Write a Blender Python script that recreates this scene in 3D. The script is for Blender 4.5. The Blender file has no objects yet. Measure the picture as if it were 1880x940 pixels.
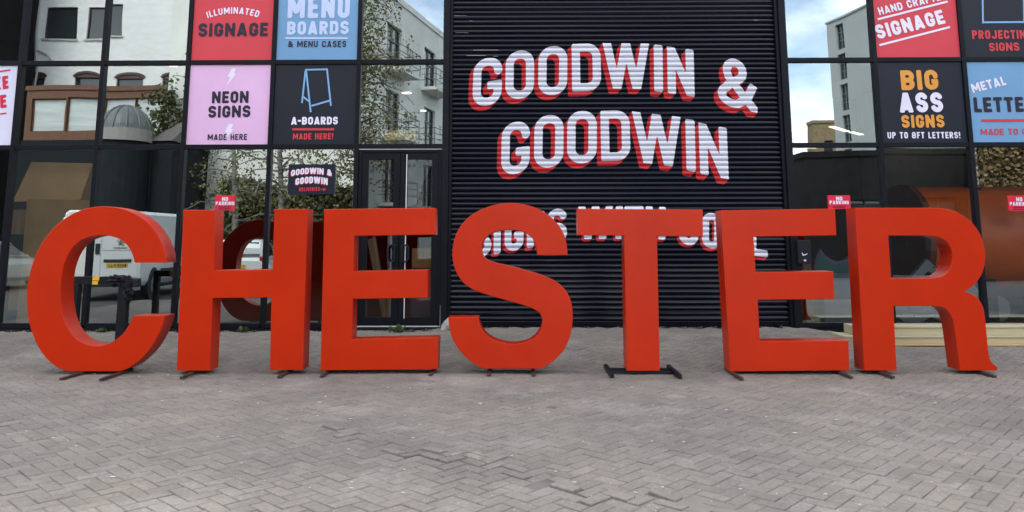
import bpy, bmesh, math, random
import numpy as np
from mathutils import Vector, Matrix
from mathutils.geometry import tessellate_polygon
R = math.radians
random.seed(7); rng = np.random.default_rng(7)
S = bpy.context.scene
COL = S.collection

# ------------------------------------------------------------------ camera
F, PX, PY = 1412.0, 940.0, 235.0           # focal length and principal point in source pixels (1880 x 940 crop)
YF = 11.65                                  # plane of the glass frontage
YL = 8.8                                    # plane of the letter fronts
PITCH, YAW, ROLL = math.atan(207/F), R(0.58), R(-0.1)
CM = Matrix.Rotation(YAW, 3, 'Z') @ Matrix.Rotation(math.pi/2+PITCH, 3, 'X') @ Matrix.Rotation(ROLL, 3, 'Z')
def ray(px, py): return CM @ Vector(((px-PX)/F, (PY-py)/F, -1.0))
def _z(px, py, Y):
    d = ray(px, py); return d.z*Y/d.y
H = 0.03-_z(940, 682, YL)
CAM = Vector((0, 0, H))
def P(px, py, Y):                           # point of the photograph on a vertical plane y = Y
    d = ray(px, py); return CAM+d*(Y/d.y)
def PZ(px, py, z):
    d = ray(px, py); return CAM+d*((z-H)/d.z)
def V(px, py, yv):                          # point seen mirrored in the frontage, yv metres away along the view
    p = P(px, py, yv); p.y = 2*YF-yv; return p
cam = bpy.data.cameras.new('camera'); co = bpy.data.objects.new('camera', cam); COL.objects.link(co)
co.matrix_world = Matrix.Translation(CAM) @ CM.to_4x4()
cam.sensor_width = 36; cam.lens = F/1880*36; cam.shift_y = -(470-PY)/1880; cam.clip_end = 2000
S.camera = co

# ------------------------------------------------------------------ world, sun, exposure
SUN_EL, SUN_AZ = R(42), R(-20)
w = bpy.data.worlds.new('World'); S.world = w; w.use_nodes = True
nt = w.node_tree; N = nt.nodes; N.clear()
def nd(t, **k):
    n = N.new(t)
    for a, b in k.items(): setattr(n, a, b)
    return n
out = nd('ShaderNodeOutputWorld'); bg = nd('ShaderNodeBackground'); bg.inputs[1].default_value = 0.1
sky = nd('ShaderNodeTexSky', sky_type='NISHITA', sun_disc=False, sun_elevation=SUN_EL, sun_rotation=SUN_AZ)
tc = nd('ShaderNodeTexCoord'); mp = nd('ShaderNodeMapping'); mp.inputs['Scale'].default_value = (1.6, 1.6, 3.6)
mp.inputs['Location'].default_value = (0.3, 0.9, 0.2)
nz = nd('ShaderNodeTexNoise'); nz.inputs['Scale'].default_value = 1.5; nz.inputs['Detail'].default_value = 8; nz.inputs['Roughness'].default_value = 0.55
cr = nd('ShaderNodeValToRGB'); cr.color_ramp.elements[0].position = 0.40; cr.color_ramp.elements[1].position = 0.55
nz2 = nd('ShaderNodeTexNoise'); nz2.inputs['Scale'].default_value = 3.2; nz2.inputs['Detail'].default_value = 6
cc = nd('ShaderNodeValToRGB'); cc.color_ramp.elements[0].color = (10.0, 11.0, 12.2, 1); cc.color_ramp.elements[1].color = (19.0, 19.0, 18.6, 1)
cc.color_ramp.elements[0].position = 0.35; cc.color_ramp.elements[1].position = 0.62
mx = nd('ShaderNodeMix', data_type='RGBA')
L = nt.links.new
L(tc.outputs['Generated'], mp.inputs[0]); L(mp.outputs[0], nz.inputs['Vector']); L(mp.outputs[0], nz2.inputs['Vector'])
L(nz.outputs[0], cr.inputs[0]); L(nz2.outputs[0], cc.inputs[0]); L(cr.outputs[0], mx.inputs[0])
hs = nd('ShaderNodeHueSaturation'); hs.inputs['Saturation'].default_value = 0.85; hs.inputs['Value'].default_value = 1.75
L(sky.outputs[0], hs.inputs['Color']); L(hs.outputs[0], mx.inputs[6]); L(cc.outputs[0], mx.inputs[7]); L(mx.outputs[2], bg.inputs[0]); L(bg.outputs[0], out.inputs[0])
sl = bpy.data.lights.new('sun', 'SUN'); sl.energy = 2.0; sl.angle = R(24); sl.color = (1, 0.95, 0.87)
so = bpy.data.objects.new('sun', sl); COL.objects.link(so)
sd = Vector((math.sin(SUN_AZ)*math.cos(SUN_EL), math.cos(SUN_AZ)*math.cos(SUN_EL), math.sin(SUN_EL)))
so.rotation_euler = sd.to_track_quat('Z', 'Y').to_euler()
S.view_settings.view_transform = 'Standard'; S.view_settings.look = 'None'
S.view_settings.exposure = 1.42; S.view_settings.gamma = 1
S.render.engine = 'CYCLES'
S.cycles.use_denoising = True
S.cycles.max_bounces = 8; S.cycles.transparent_max_bounces = 12; S.cycles.caustics_reflective = False

# ------------------------------------------------------------------ materials
def lin(r, g, b):
    f = lambda c: (c/255/12.92 if c <= 10 else ((c/255+0.055)/1.055)**2.4)
    return (f(r), f(g), f(b), 1)
MATS = {}
def mat(name, col, rough=0.6, metal=0.0, var=0.0, vscale=3.0, bump=0.0, bscale=60.0, spec=0.5, emit=None, col2=None, detail=5, coat=0.0, stretch=(1, 1, 1)):
    if name in MATS: return MATS[name]
    m = bpy.data.materials.new(name); m.use_nodes = True; MATS[name] = m
    n = m.node_tree.nodes; l = m.node_tree.links.new; b = n['Principled BSDF']
    b.inputs['Base Color'].default_value = (*col[:3], 1); b.inputs['Roughness'].default_value = rough
    b.inputs['Metallic'].default_value = metal; b.inputs['Specular IOR Level'].default_value = spec
    b.inputs['Coat Weight'].default_value = coat; b.inputs['Coat Roughness'].default_value = 0.25
    tcn = n.new('ShaderNodeTexCoord'); mpn = n.new('ShaderNodeMapping'); mpn.inputs['Scale'].default_value = stretch
    l(tcn.outputs['Object'], mpn.inputs[0])
    if var or col2:
        t = n.new('ShaderNodeTexNoise'); t.inputs['Scale'].default_value = vscale; t.inputs['Detail'].default_value = detail
        t.inputs['Roughness'].default_value = 0.6
        l(mpn.outputs[0], t.inputs['Vector'])
        r = n.new('ShaderNodeValToRGB'); l(t.outputs[0], r.inputs[0])
        c2 = col2 or [min(1, c*(1+var)) for c in col[:3]]
        c1 = col if col2 else [c*(1-var) for c in col[:3]]
        r.color_ramp.elements[0].position = 0.3; r.color_ramp.elements[1].position = 0.7
        r.color_ramp.elements[0].color = (*c1[:3], 1); r.color_ramp.elements[1].color = (*c2[:3], 1)
        l(r.outputs[0], b.inputs['Base Color'])
    if bump:
        t2 = n.new('ShaderNodeTexNoise'); t2.inputs['Scale'].default_value = bscale; t2.inputs['Detail'].default_value = 4
        l(mpn.outputs[0], t2.inputs['Vector'])
        bp = n.new('ShaderNodeBump'); bp.inputs['Strength'].default_value = bump; bp.inputs['Distance'].default_value = 0.01
        l(t2.outputs[0], bp.inputs['Height']); l(bp.outputs[0], b.inputs['Normal'])
    if emit:
        b.inputs['Emission Color'].default_value = (*col[:3], 1); b.inputs['Emission Strength'].default_value = emit
    return m

def glass_mat(name, fac=0.36, tint=(0.60, 0.66, 0.66), refl=(0.88, 0.98, 1.0), wob=0.0):
    m = bpy.data.materials.new(name); m.use_nodes = True; n = m.node_tree.nodes; l = m.node_tree.links.new; n.clear()
    o = n.new('ShaderNodeOutputMaterial'); mxs = n.new('ShaderNodeMixShader'); tr = n.new('ShaderNodeBsdfTransparent'); gl = n.new('ShaderNodeBsdfGlossy')
    tr.inputs[0].default_value = (*tint, 1); gl.inputs[0].default_value = (*refl, 1); gl.inputs['Roughness'].default_value = 0.0
    lw = n.new('ShaderNodeFresnel'); lw.inputs[0].default_value = 1.5
    ma = n.new('ShaderNodeMath'); ma.operation = 'MULTIPLY_ADD'; ma.inputs[1].default_value = 1-fac; ma.inputs[2].default_value = fac-0.03
    l(lw.outputs[0], ma.inputs[0]); l(ma.outputs[0], mxs.inputs[0]); l(tr.outputs[0], mxs.inputs[1]); l(gl.outputs[0], mxs.inputs[2])
    if wob:                                                   # slight roller-wave of real toughened panes
        tcn = n.new('ShaderNodeTexCoord'); t = n.new('ShaderNodeTexNoise'); t.inputs['Scale'].default_value = 0.9; t.inputs['Detail'].default_value = 1
        bp = n.new('ShaderNodeBump'); bp.inputs['Strength'].default_value = 1.0; bp.inputs['Distance'].default_value = wob
        l(tcn.outputs['Object'], t.inputs['Vector']); l(t.outputs[0], bp.inputs['Height']); l(bp.outputs[0], gl.inputs['Normal'])
    l(mxs.outputs[0], o.inputs[0]); MATS[name] = m
    return m

RED = mat('letter_red_paint', (0.445, 0.0195, 0.001), 0.34, var=0.08, vscale=1.7, bump=0.05, bscale=200, spec=0.17)
FRAME = mat('black_frame_paint', (0.0045, 0.0055, 0.009), 0.45, spec=0.12, var=0.25, vscale=4)
PLINTH = mat('plinth_black', (0.007, 0.008, 0.011), 0.6, spec=0.15, var=0.4, vscale=6)
SHUT = mat('shutter_paint', (0.002, 0.0026, 0.0075), 0.16, spec=0.20, var=0.35, vscale=2.5, stretch=(0.5, 1, 3))
DARK = mat('dark_interior', (0.008, 0.008, 0.009), 0.9, spec=.1, var=0.3, vscale=1.2)
CEIL = mat('interior_ceiling_paint', (0.012, 0.012, 0.013), 0.9, spec=.1)
FLOORM = mat('interior_floor_concrete', (0.05, 0.047, 0.045), 0.7, var=0.2)
STEELB = mat('black_steel', (0.007, 0.007, 0.011), 0.45, spec=0.2, var=0.4, vscale=12)
RUSTB = mat('rusty_black_steel', (0.016, 0.013, 0.014), 0.55, col2=(0.06, 0.022, 0.016), vscale=14)
WHITEP = mat('white_sign_paint', (0.53, 0.53, 0.60), 0.55, spec=.15, var=0.04, vscale=5)
SHADE = mat('red_sign_paint', (0.40, 0.018, 0.022), 0.5, spec=.2, var=0.06, vscale=5)
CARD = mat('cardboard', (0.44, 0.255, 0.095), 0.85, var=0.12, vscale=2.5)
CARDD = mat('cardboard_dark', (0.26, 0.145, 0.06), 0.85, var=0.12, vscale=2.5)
PLY = mat('plywood', (0.26, 0.18, 0.10), 0.7, var=0.15, vscale=3, stretch=(6, 6, 0.6))
GOLD = mat('pale_gold_boards', (0.46, 0.40, 0.25), 0.42, metal=0.2, var=0.10, vscale=2, stretch=(0.4, 4, 4))
GOLDD = mat('golden_plank', (0.42, 0.25, 0.10), 0.6, var=0.2, vscale=2, stretch=(0.4, 4, 4))
GLASS = glass_mat('window_glass', 0.34, tint=(0.90, 0.93, 0.93), wob=0.0012)
DGLASS = glass_mat('door_glass', 0.12, tint=(0.85, 0.88, 0.9))
BGLASS = mat('background_window_glass', (0.03, 0.035, 0.04), 0.05, spec=0.9)

# ------------------------------------------------------------------ object helpers
def obj(name, me, m=None, parent=None):
    if isinstance(me, bmesh.types.BMesh):
        b = me; me = bpy.data.meshes.new(name); b.to_mesh(me); b.free()
    o = bpy.data.objects.new(name, me); COL.objects.link(o)
    if m is not None:
        me.materials.clear()
        for k in (m if isinstance(m, (list, tuple)) else [m]): me.materials.append(k)
    if parent is not None:
        o.parent = parent; o.matrix_parent_inverse = parent.matrix_basis.inverted()
    return o
def tag(o, label, cat, group=None, kind=None):
    if label: o['label'] = label
    if cat: o['category'] = cat
    if group: o['group'] = group
    if kind: o['kind'] = kind
    return o
def empty(name, loc, label, cat, group=None, rz=0):
    o = bpy.data.objects.new(name, None); COL.objects.link(o); o.location = loc; o.rotation_euler.z = rz
    o.empty_display_size = 0.2
    bpy.context.view_layer.update() if False else None
    return tag(o, label, cat, group)
def pobj(name, me, m, parent):                 # part given in the parent's own coordinates
    o = obj(name, me, m); o.parent = parent; return o
def wobj(name, me, m, parent):                 # part given in world coordinates under an unrotated parent
    o = obj(name, me, m); o.parent = parent
    o.matrix_parent_inverse = Matrix.LocRotScale(parent.location, parent.rotation_euler, None).inverted()
    return o
def struct(o): o['kind'] = 'structure'; return o
def box(bm, x0, x1, y0, y1, z0, z1, bev=0.0):
    r = bmesh.ops.create_cube(bm, size=1.0)
    vs = r['verts']
    for v in vs:
        v.co = Vector((x0+(v.co.x+.5)*(x1-x0), y0+(v.co.y+.5)*(y1-y0), z0+(v.co.z+.5)*(z1-z0)))
    if bev:
        es = list({e for v in vs for e in v.link_edges})
        bmesh.ops.bevel(bm, geom=es, offset=bev, segments=2, affect='EDGES', profile=0.5)
    return bm
def nbox(*a): return box(bmesh.new(), *a)
def beam(bm, a, b, w, h, up=Vector((0, 0, 1))):   # rectangular bar from a to b
    a = Vector(a); b = Vector(b); d = (b-a).normalized()
    s = d.cross(up)
    if s.length < 1e-4: s = Vector((1, 0, 0))
    s.normalize(); u = s.cross(d).normalized()
    vs = []
    for p in (a, b):
        for i, j in ((-1, -1), (1, -1), (1, 1), (-1, 1)): vs.append(bm.verts.new(p+s*(i*w/2)+u*(j*h/2)))
    for f in ((0, 1, 2, 3), (7, 6, 5, 4), (0, 4, 5, 1), (1, 5, 6, 2), (2, 6, 7, 3), (3, 7, 4, 0)): bm.faces.new([vs[i] for i in f])
    return bm
def tube(bm, pts, radii, n=8, cap=True):
    pts = [Vector(p) for p in pts]; rings = []
    if not isinstance(radii, (list, tuple)): radii = [radii]*len(pts)
    prev = None
    for i, p in enumerate(pts):
        d = (pts[min(i+1, len(pts)-1)]-pts[max(i-1, 0)]).normalized()
        if prev is None: s = d.orthogonal().normalized()
        else:
            s = prev-d*prev.dot(d)
            s = s.normalized() if s.length > 1e-5 else d.orthogonal().normalized()
        prev = s; t = d.cross(s)
        rings.append([bm.verts.new(p+(s*math.cos(2*math.pi*k/n)+t*math.sin(2*math.pi*k/n))*radii[i]) for k in range(n)])
    for a, b in zip(rings, rings[1:]):
        for k in range(n): bm.faces.new((a[k], a[(k+1) % n], b[(k+1) % n], b[k]))
    if cap: bm.faces.new(rings[0][::-1]); bm.faces.new(rings[-1])
    return bm
def cyl(bm, c, axis, r, length, n=24):
    axis = Vector(axis).normalized(); c = Vector(c)
    return tube(bm, [c-axis*length/2, c+axis*length/2], r, n)
def prism(loops, y0, y1):                      # loops of (x, z): outer first, then holes; front at y0, back at y1
    bm = bmesh.new()
    polys = [[Vector((x, z, 0)) for x, z in lp] for lp in loops]
    tris = tessellate_polygon(polys)
    flat = [v for lp in polys for v in lp]
    fr = [bm.verts.new((v.x, y0, v.y)) for v in flat]; bk = [bm.verts.new((v.x, y1, v.y)) for v in flat]
    for t in tris:
        try: bm.faces.new([fr[i] for i in t]); bm.faces.new([bk[i] for i in reversed(t)])
        except ValueError: pass
    k = 0
    for lp in polys:
        n = len(lp)
        for i in range(n): bm.faces.new((fr[k+i], fr[k+(i+1) % n], bk[k+(i+1) % n], bk[k+i]))
        k += n
    bmesh.ops.recalc_face_normals(bm, faces=bm.faces)
    return bm
def offset(lp, e):                              # loop moved inwards by e (material on its left when counter-clockwise)
    n = len(lp); A_ = sum(lp[i][0]*lp[(i+1) % n][1]-lp[(i+1) % n][0]*lp[i][1] for i in range(n)); o_ = []
    sg = 1 if A_ > 0 else -1
    for i in range(n):
        p0, p1, p2 = Vector(lp[i-1]), Vector(lp[i]), Vector(lp[(i+1) % n])
        d1, d2 = (p1-p0).normalized(), (p2-p1).normalized()
        n1, n2 = Vector((-d1.y, d1.x))*sg, Vector((-d2.y, d2.x))*sg
        m_ = n1+n2
        m_ = m_/max(.4, m_.dot(n1)) if m_.length > 1e-6 else n1
        o_.append(tuple(p1+m_*e))
    return o_
def chamfered(loops, y0, y1, e):
    ins = [offset(lp, e if k == 0 else -e) for k, lp in enumerate(loops)]
    bm = bmesh.new(); polys = [[Vector((x, z, 0)) for x, z in lp] for lp in ins]; tris = tessellate_polygon(polys)
    R4 = []
    for lps, y in ((ins, y0), (loops, y0+e), (loops, y1-e), (ins, y1)): R4.append([bm.verts.new((x, y, z)) for lp in lps for x, z in lp])
    for t in tris:
        bm.faces.new([R4[0][i] for i in t]); bm.faces.new([R4[3][i] for i in reversed(t)])
    k = 0
    for lp in loops:
        n = len(lp)
        for a, b in zip(R4, R4[1:]):
            for i in range(n): bm.faces.new((a[k+i], a[k+(i+1) % n], b[k+(i+1) % n], b[k+i]))
        k += n
    bmesh.ops.recalc_face_normals(bm, faces=bm.faces)
    return bm
def px_prism(pts, Y, depth): return prism([[(p.x, p.z) for p in (P(a, b, Y) for a, b in pts)]], Y, Y+depth)

# ------------------------------------------------------------------ stroke lettering (signed distance of strokes, filled cell by cell)
def arc(cx, cy, rx, ry, a0, a1, n=12):
    return [(cx+rx*math.cos(R(a0+(a1-a0)*i/n)), cy+ry*math.sin(R(a0+(a1-a0)*i/n))) for i in range(n+1)]
WID = dict(I=0, M=.82, W=1.0, E=.5, F=.48, L=.46, T=.54, A=.66, N=.64, V=.64, K=.6)
WID.update({'&': .72, '!': 0, '-': .36, ' ': .3, '8': .66, '.': 0})
def strokes(c, w, h, t):
    l, r, b, tp, m = t/2, w-t/2, t/2, h-t/2, h/2
    rr = min((w-t)/2, (h-t)/2)*0.95
    e = 0.12
    def ext(p, q, k=e):
        dx, dy = q[0]-p[0], q[1]-p[1]
        return [(p[0]-dx*k, p[1]-dy*k), (q[0]+dx*k, q[1]+dy*k)]
    st = [(l, 0), (l, h)]
    if c == 'I': return [[(w/2, 0), (w/2, h)]]
    if c == '!': return [[(w/2, h*.34), (w/2, h)], [(w/2, 0), (w/2, t*.95)]]
    if c == '.': return [[(w/2, 0), (w/2, t)]]
    if c == '-': return [[(0, m), (w, m)]]
    if c == 'L': return [st, [(0, b), (w, b)]]
    if c == 'E': return [st, [(0, b), (w, b)], [(0, m), (w*.92, m)], [(0, tp), (w, tp)]]
    if c == 'F': return [st, [(0, m), (w*.9, m)], [(0, tp), (w, tp)]]
    if c == 'T': return [[(w/2, 0), (w/2, h)], [(0, tp), (w, tp)]]
    if c == 'H': return [st, [(r, 0), (r, h)], [(l, m), (r, m)]]
    if c == 'N': return [st, [(r, 0), (r, h)], ext((l*1.0, h-t*.25), (r, t*.25))]
    if c == 'M': return [st, [(r, 0), (r, h)], ext((l, h-t*.1), (w/2, h*.3)), ext((r, h-t*.1), (w/2, h*.3))]
    if c == 'W': return [ext((t*.5, h), (w*.29, 0)), ext((w*.29, 0), (w*.5, h)), ext((w*.5, h), (w*.71, 0)), ext((w*.71, 0), (w-t*.5, h))]
    if c == 'V': return [ext((t*.5, h), (w*.5, 0)), ext((w*.5, 0), (w-t*.5, h))]
    if c == 'A': return [ext((t*.5, 0), (w*.5, h*1.02), .1), ext((w-t*.5, 0), (w*.5, h*1.02), .1), [(w*.22, h*.24), (w*.78, h*.24)]]
    if c == 'K': return [st, ext((l, h*.36), (w-t*.45, h)), ext((w*.42, h*.56), (w-t*.5, 0))]
    if c == 'U': return [[(l, h), (l, b+rr)]+arc(l+rr, b+rr, rr, rr, 180, 270)+arc(r-rr, b+rr, rr, rr, 270, 360)+[(r, h)]]
    if c == 'J': return [[(r, h), (r, b+rr)]+arc(r-rr, b+rr, rr, rr, 0, -90)+arc(l+rr, b+rr, rr, rr, 270, 190)]
    if c in 'O0': return [arc(r-rr, b+rr, rr, rr, 270, 360)+arc(r-rr, tp-rr, rr, rr, 0, 90)+arc(l+rr, tp-rr, rr, rr, 90, 180)+arc(l+rr, b+rr, rr, rr, 180, 270)+[(r-rr, b)]]
    if c == 'C': return [[(r, h*.66), (r, tp-rr)]+arc(r-rr, tp-rr, rr, rr, 0, 90)+arc(l+rr, tp-rr, rr, rr, 90, 180)+arc(l+rr, b+rr, rr, rr, 180, 270)+arc(r-rr, b+rr, rr, rr, 270, 360)+[(r, h*.34)]]
    if c == 'G': return [[(r, min(h*.70, tp-rr*.6)), (r, max(tp-rr, h*.70+.001))]+arc(r-rr, tp-rr, rr, rr, 0, 90)+arc(l+rr, tp-rr, rr, rr, 90, 180)+arc(l+rr, b+rr, rr, rr, 180, 270)+arc(r-rr, b+rr, rr, rr, 270, 360)+[(r, h*.50)], [(w, h*.42), (w*.5, h*.42)]]
    if c == 'S':
        ry = (tp-m)/2; rx = (w-t)/2
        return [arc(w/2, tp-ry, rx, ry, 12, 270, 20)+arc(w/2, b+ry, rx, ry, 90, -168, 20)[1:]]
    if c == '8':
        ry = (tp-m)/2; rx = (w-t)/2
        return [arc(w/2, tp-ry, rx*.92, ry, 0, 360, 24), arc(w/2, b+ry, rx, ry, 0, 360, 24)]
    if c == '6':
        rx = (w-t)/2; ry = (tp-b)*.31
        return [arc(w/2, b+ry, rx, ry, 0, 360, 24), [(l, b+ry), (l, tp-rr)]+arc(l+rr, tp-rr, rr, rr, 180, 40)]
    if c == 'D': return [st, [(0, tp), (r-rr, tp)]+arc(r-rr, tp-rr, rr, rr, 90, 0)+arc(r-rr, b+rr, rr, rr, 0, -90)+[(0, b)]]
    if c in 'BPR':
        ry = (tp-m)/2; q = min(ry, w*.35)
        up = [(0, tp), (r-q, tp)]+arc(r-q, tp-ry, q, ry, 90, -90)+[(0, m)]
        if c == 'P': return [st, up]
        if c == 'R': return [st, up, ext((w*.5, m), (r, 0))]
        return [st, up, [(0, m), (r-q, m)]+arc(r-q, b+ry, q, ry, 90, -90)+[(0, b)]]
    if c == 'X': return [ext((t*.5, 0), (w-t*.5, h)), ext((t*.5, h), (w-t*.5, 0))]
    if c == 'Y': return [[(w/2, 0), (w/2, m)], ext((w/2, m*.9), (t*.5, h)), ext((w/2, m*.9), (w-t*.5, h))]
    if c == '&':
        return [[(w*1.0, -t*.1), (w*.62, h*.30), (w*.27, h*.60)]+arc(w*.42, h*.74, w*.20, h*.74*.235, 200, -60, 16)+[(w*.26, h*.44)]+arc(w*.40, h*.25, w*.40-t/2, h*.25-t/2, 125, 290, 14)+[(w*.74, h*.24), (w*.90, h*.54)]]
    raise KeyError(c)
def sdf(c, w, h, t, U, Vv, rnd=0.12):
    d = np.full(U.shape, 1e9); r = t*rnd
    for pl in strokes(c, w, h, t):
        for (x0, y0), (x1, y1) in zip(pl, pl[1:]):
            ln = math.hypot(x1-x0, y1-y0)
            if ln < 1e-9: continue
            dx, dy = (x1-x0)/ln, (y1-y0)/ln
            a = np.abs((U-(x0+x1)/2)*dx+(Vv-(y0+y1)/2)*dy)-ln/2+r
            q = np.abs(-(U-(x0+x1)/2)*dy+(Vv-(y0+y1)/2)*dx)-t/2+r
            d = np.minimum(d, np.hypot(np.maximum(a, 0), np.maximum(q, 0))+np.minimum(np.maximum(a, q), 0)-r)
        for x, y in pl[1:-1]: d = np.minimum(d, np.hypot(U-x, Vv-y)-t/2)
        if len(pl) > 2 and math.hypot(pl[0][0]-pl[-1][0], pl[0][1]-pl[-1][1]) < 1e-6: d = np.minimum(d, np.hypot(U-pl[0][0], Vv-pl[0][1])-t/2)
    return np.maximum(d, np.maximum(np.abs(U-w/2)-w/2, np.abs(Vv-h/2)-h/2))
def fill(xs, zs, D, fn, verts, faces):         # filled contour D < 0 on the grid xs x zs; fn maps (x, z) to 3-D
    ins = D < 0
    full = ins[:-1, :-1] & ins[1:, :-1] & ins[:-1, 1:] & ins[1:, 1:]
    anyi = ins[:-1, :-1] | ins[1:, :-1] | ins[:-1, 1:] | ins[1:, 1:]
    def add(pts):
        k = len(verts); verts.extend(fn(x, z) for x, z in pts); faces.append(tuple(range(k, k+len(pts))))
    for j in range(len(zs)-1):
        row = full[j]; i = 0
        if not anyi[j].any(): continue
        nx = len(row)
        while i < nx:
            if row[i]:
                k = i
                while k+1 < nx and row[k+1]: k += 1
                add([(xs[i], zs[j]), (xs[k+1], zs[j]), (xs[k+1], zs[j+1]), (xs[i], zs[j+1])]); i = k+1
            else:
                if anyi[j, i]:
                    cs = [(xs[i], zs[j], D[j, i]), (xs[i+1], zs[j], D[j, i+1]), (xs[i+1], zs[j+1], D[j+1, i+1]), (xs[i], zs[j+1], D[j+1, i])]
                    pts = []
                    for a in range(4):
                        p, q = cs[a], cs[(a+1) % 4]
                        if p[2] < 0: pts.append(p[:2])
                        if (p[2] < 0) != (q[2] < 0):
                            s = p[2]/(p[2]-q[2]); pts.append((p[0]+(q[0]-p[0])*s, p[1]+(q[1]-p[1])*s))
                    if len(pts) > 2: add(pts)
                i += 1
def mesh_from(name, verts, faces):
    me = bpy.data.meshes.new(name); me.from_pydata([tuple(v) for v in verts], [], faces); me.update(); return me

class Lettering:
    def __init__(s): s.v = []; s.f = []
    def glyph(s, c, w, h, t, o, ux, vx, y, rnd=.12):
        st = max(h/20, 0.0028); nx, nz_ = max(4, int(w/st)+3), max(4, int(h/st)+3)
        us = np.linspace(-st, w+st, nx); vs = np.linspace(-st, h+st, nz_)
        U, VV = np.meshgrid(us, vs)
        fill(us, vs, sdf(c, w, h, t, U, VV, rnd), lambda a, b: (o[0]+ux[0]*a+vx[0]*b, y, o[1]+ux[1]*a+vx[1]*b), s.v, s.f)
    def text(s, txt, p0, p1, cap, y, tr=0.2, gap=0.13, sag=0.0, skew=False, dx=0.0, dz=0.0, rnd=.12):
        """txt from baseline pixel p0 to p1 with a cap height in pixels, on the plane y"""
        a, b = P(*p0, y), P(*p1, y); ax, az, bx, bz = a.x+dx, a.z+dz, b.x+dx, b.z+dz
        k = abs(P(p0[0], p0[1]-cap, y).z-a.z); h = k; t = h*tr; sg = sag*h/cap
        tot = math.hypot(bx-ax, bz-az); ux = ((bx-ax)/tot, (bz-az)/tot)
        ws = [WID.get(c, .58)*h for c in txt]; gs = [gap*h]*(len(txt)-1)
        fixed = sum(t for c in txt if c in 'I!.')+sum(gs)
        sc = (tot-fixed)/sum(ws)
        x = 0
        for c, w0 in zip(txt, ws):
            wd = t if c in 'I!.' else w0*sc
            if c != ' ':
                m = (x+wd/2)/tot; rise = 4*sg*m*(1-m); sl = 4*sg*(1-2*m)/tot
                vx = (-ux[1], ux[0]); u2 = ux
                if sg:
                    an = math.atan(sl); u2 = (ux[0]*math.cos(an)-ux[1]*math.sin(an), ux[0]*math.sin(an)+ux[1]*math.cos(an))
                    if not skew: vx = (-u2[1], u2[0])
                cx, cz = ax+ux[0]*(x+wd/2)-ux[1]*rise, az+ux[1]*(x+wd/2)+ux[0]*rise
                s.glyph(c, wd, h, t, (cx-u2[0]*wd/2, cz-u2[1]*wd/2), u2, vx, y, rnd)
            x += wd+gap*h
        return s
    def quad(s, pts, y):
        k = len(s.v); s.v += [(p.x, y, p.z) for p in (P(a, b, y) for a, b in pts)]; s.f.append(tuple(range(k, k+len(pts)))); return s
    def line(s, p, q, w, y):
        dx, dy = q[0]-p[0], q[1]-p[1]; ln = math.hypot(dx, dy); nx, ny = -dy/ln*w/2, dx/ln*w/2
        return s.quad([(p[0]+nx, p[1]+ny), (q[0]+nx, q[1]+ny), (q[0]-nx, q[1]-ny), (p[0]-nx, p[1]-ny)], y)
    def done(s, name, m, parent): return wobj(name, mesh_from(name, s.v, s.f), m, parent)

# ------------------------------------------------------------------ ground
zA, zB, zC = P(300, 607, YF).z, P(1130, 600, YF).z, P(1560, 618, YF).z
def sstep(a, b, x): x = min(1, max(0, (x-a)/(b-a))); return x*x*(3-2*x)
def gz(x, y):                                   # the yard falls away from the building
    amp = zA+(zB-zA)*sstep(-1.6, -0.9, x)+(zC-zB)*sstep(3.9, 5.4, x)
    return amp*sstep(8.9, 11.75, y)**0.8 if y > 8.9 else 0.0
GRD = mat('asphalt', (0.05, 0.05, 0.051), 0.85, var=0.25, vscale=0.8, bump=0.3, bscale=90)
bm = bmesh.new()
xs = [-400, -60, -30]+[-16+1.0*i for i in range(33)]+[30, 60, 400]; ys = [-400, -60, -20, 0, 4, 8.6]+[8.9+0.25*i for i in range(13)]+[13, 30, 400]
gv = [[bm.verts.new((x, y, gz(x, min(y, 11.7))-0.03)) for x in xs] for y in ys]
for j in range(len(ys)-1):
    for i in range(len(xs)-1): bm.faces.new((gv[j][i], gv[j][i+1], gv[j+1][i+1], gv[j+1][i]))
struct(obj('ground', bm, GRD))

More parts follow.
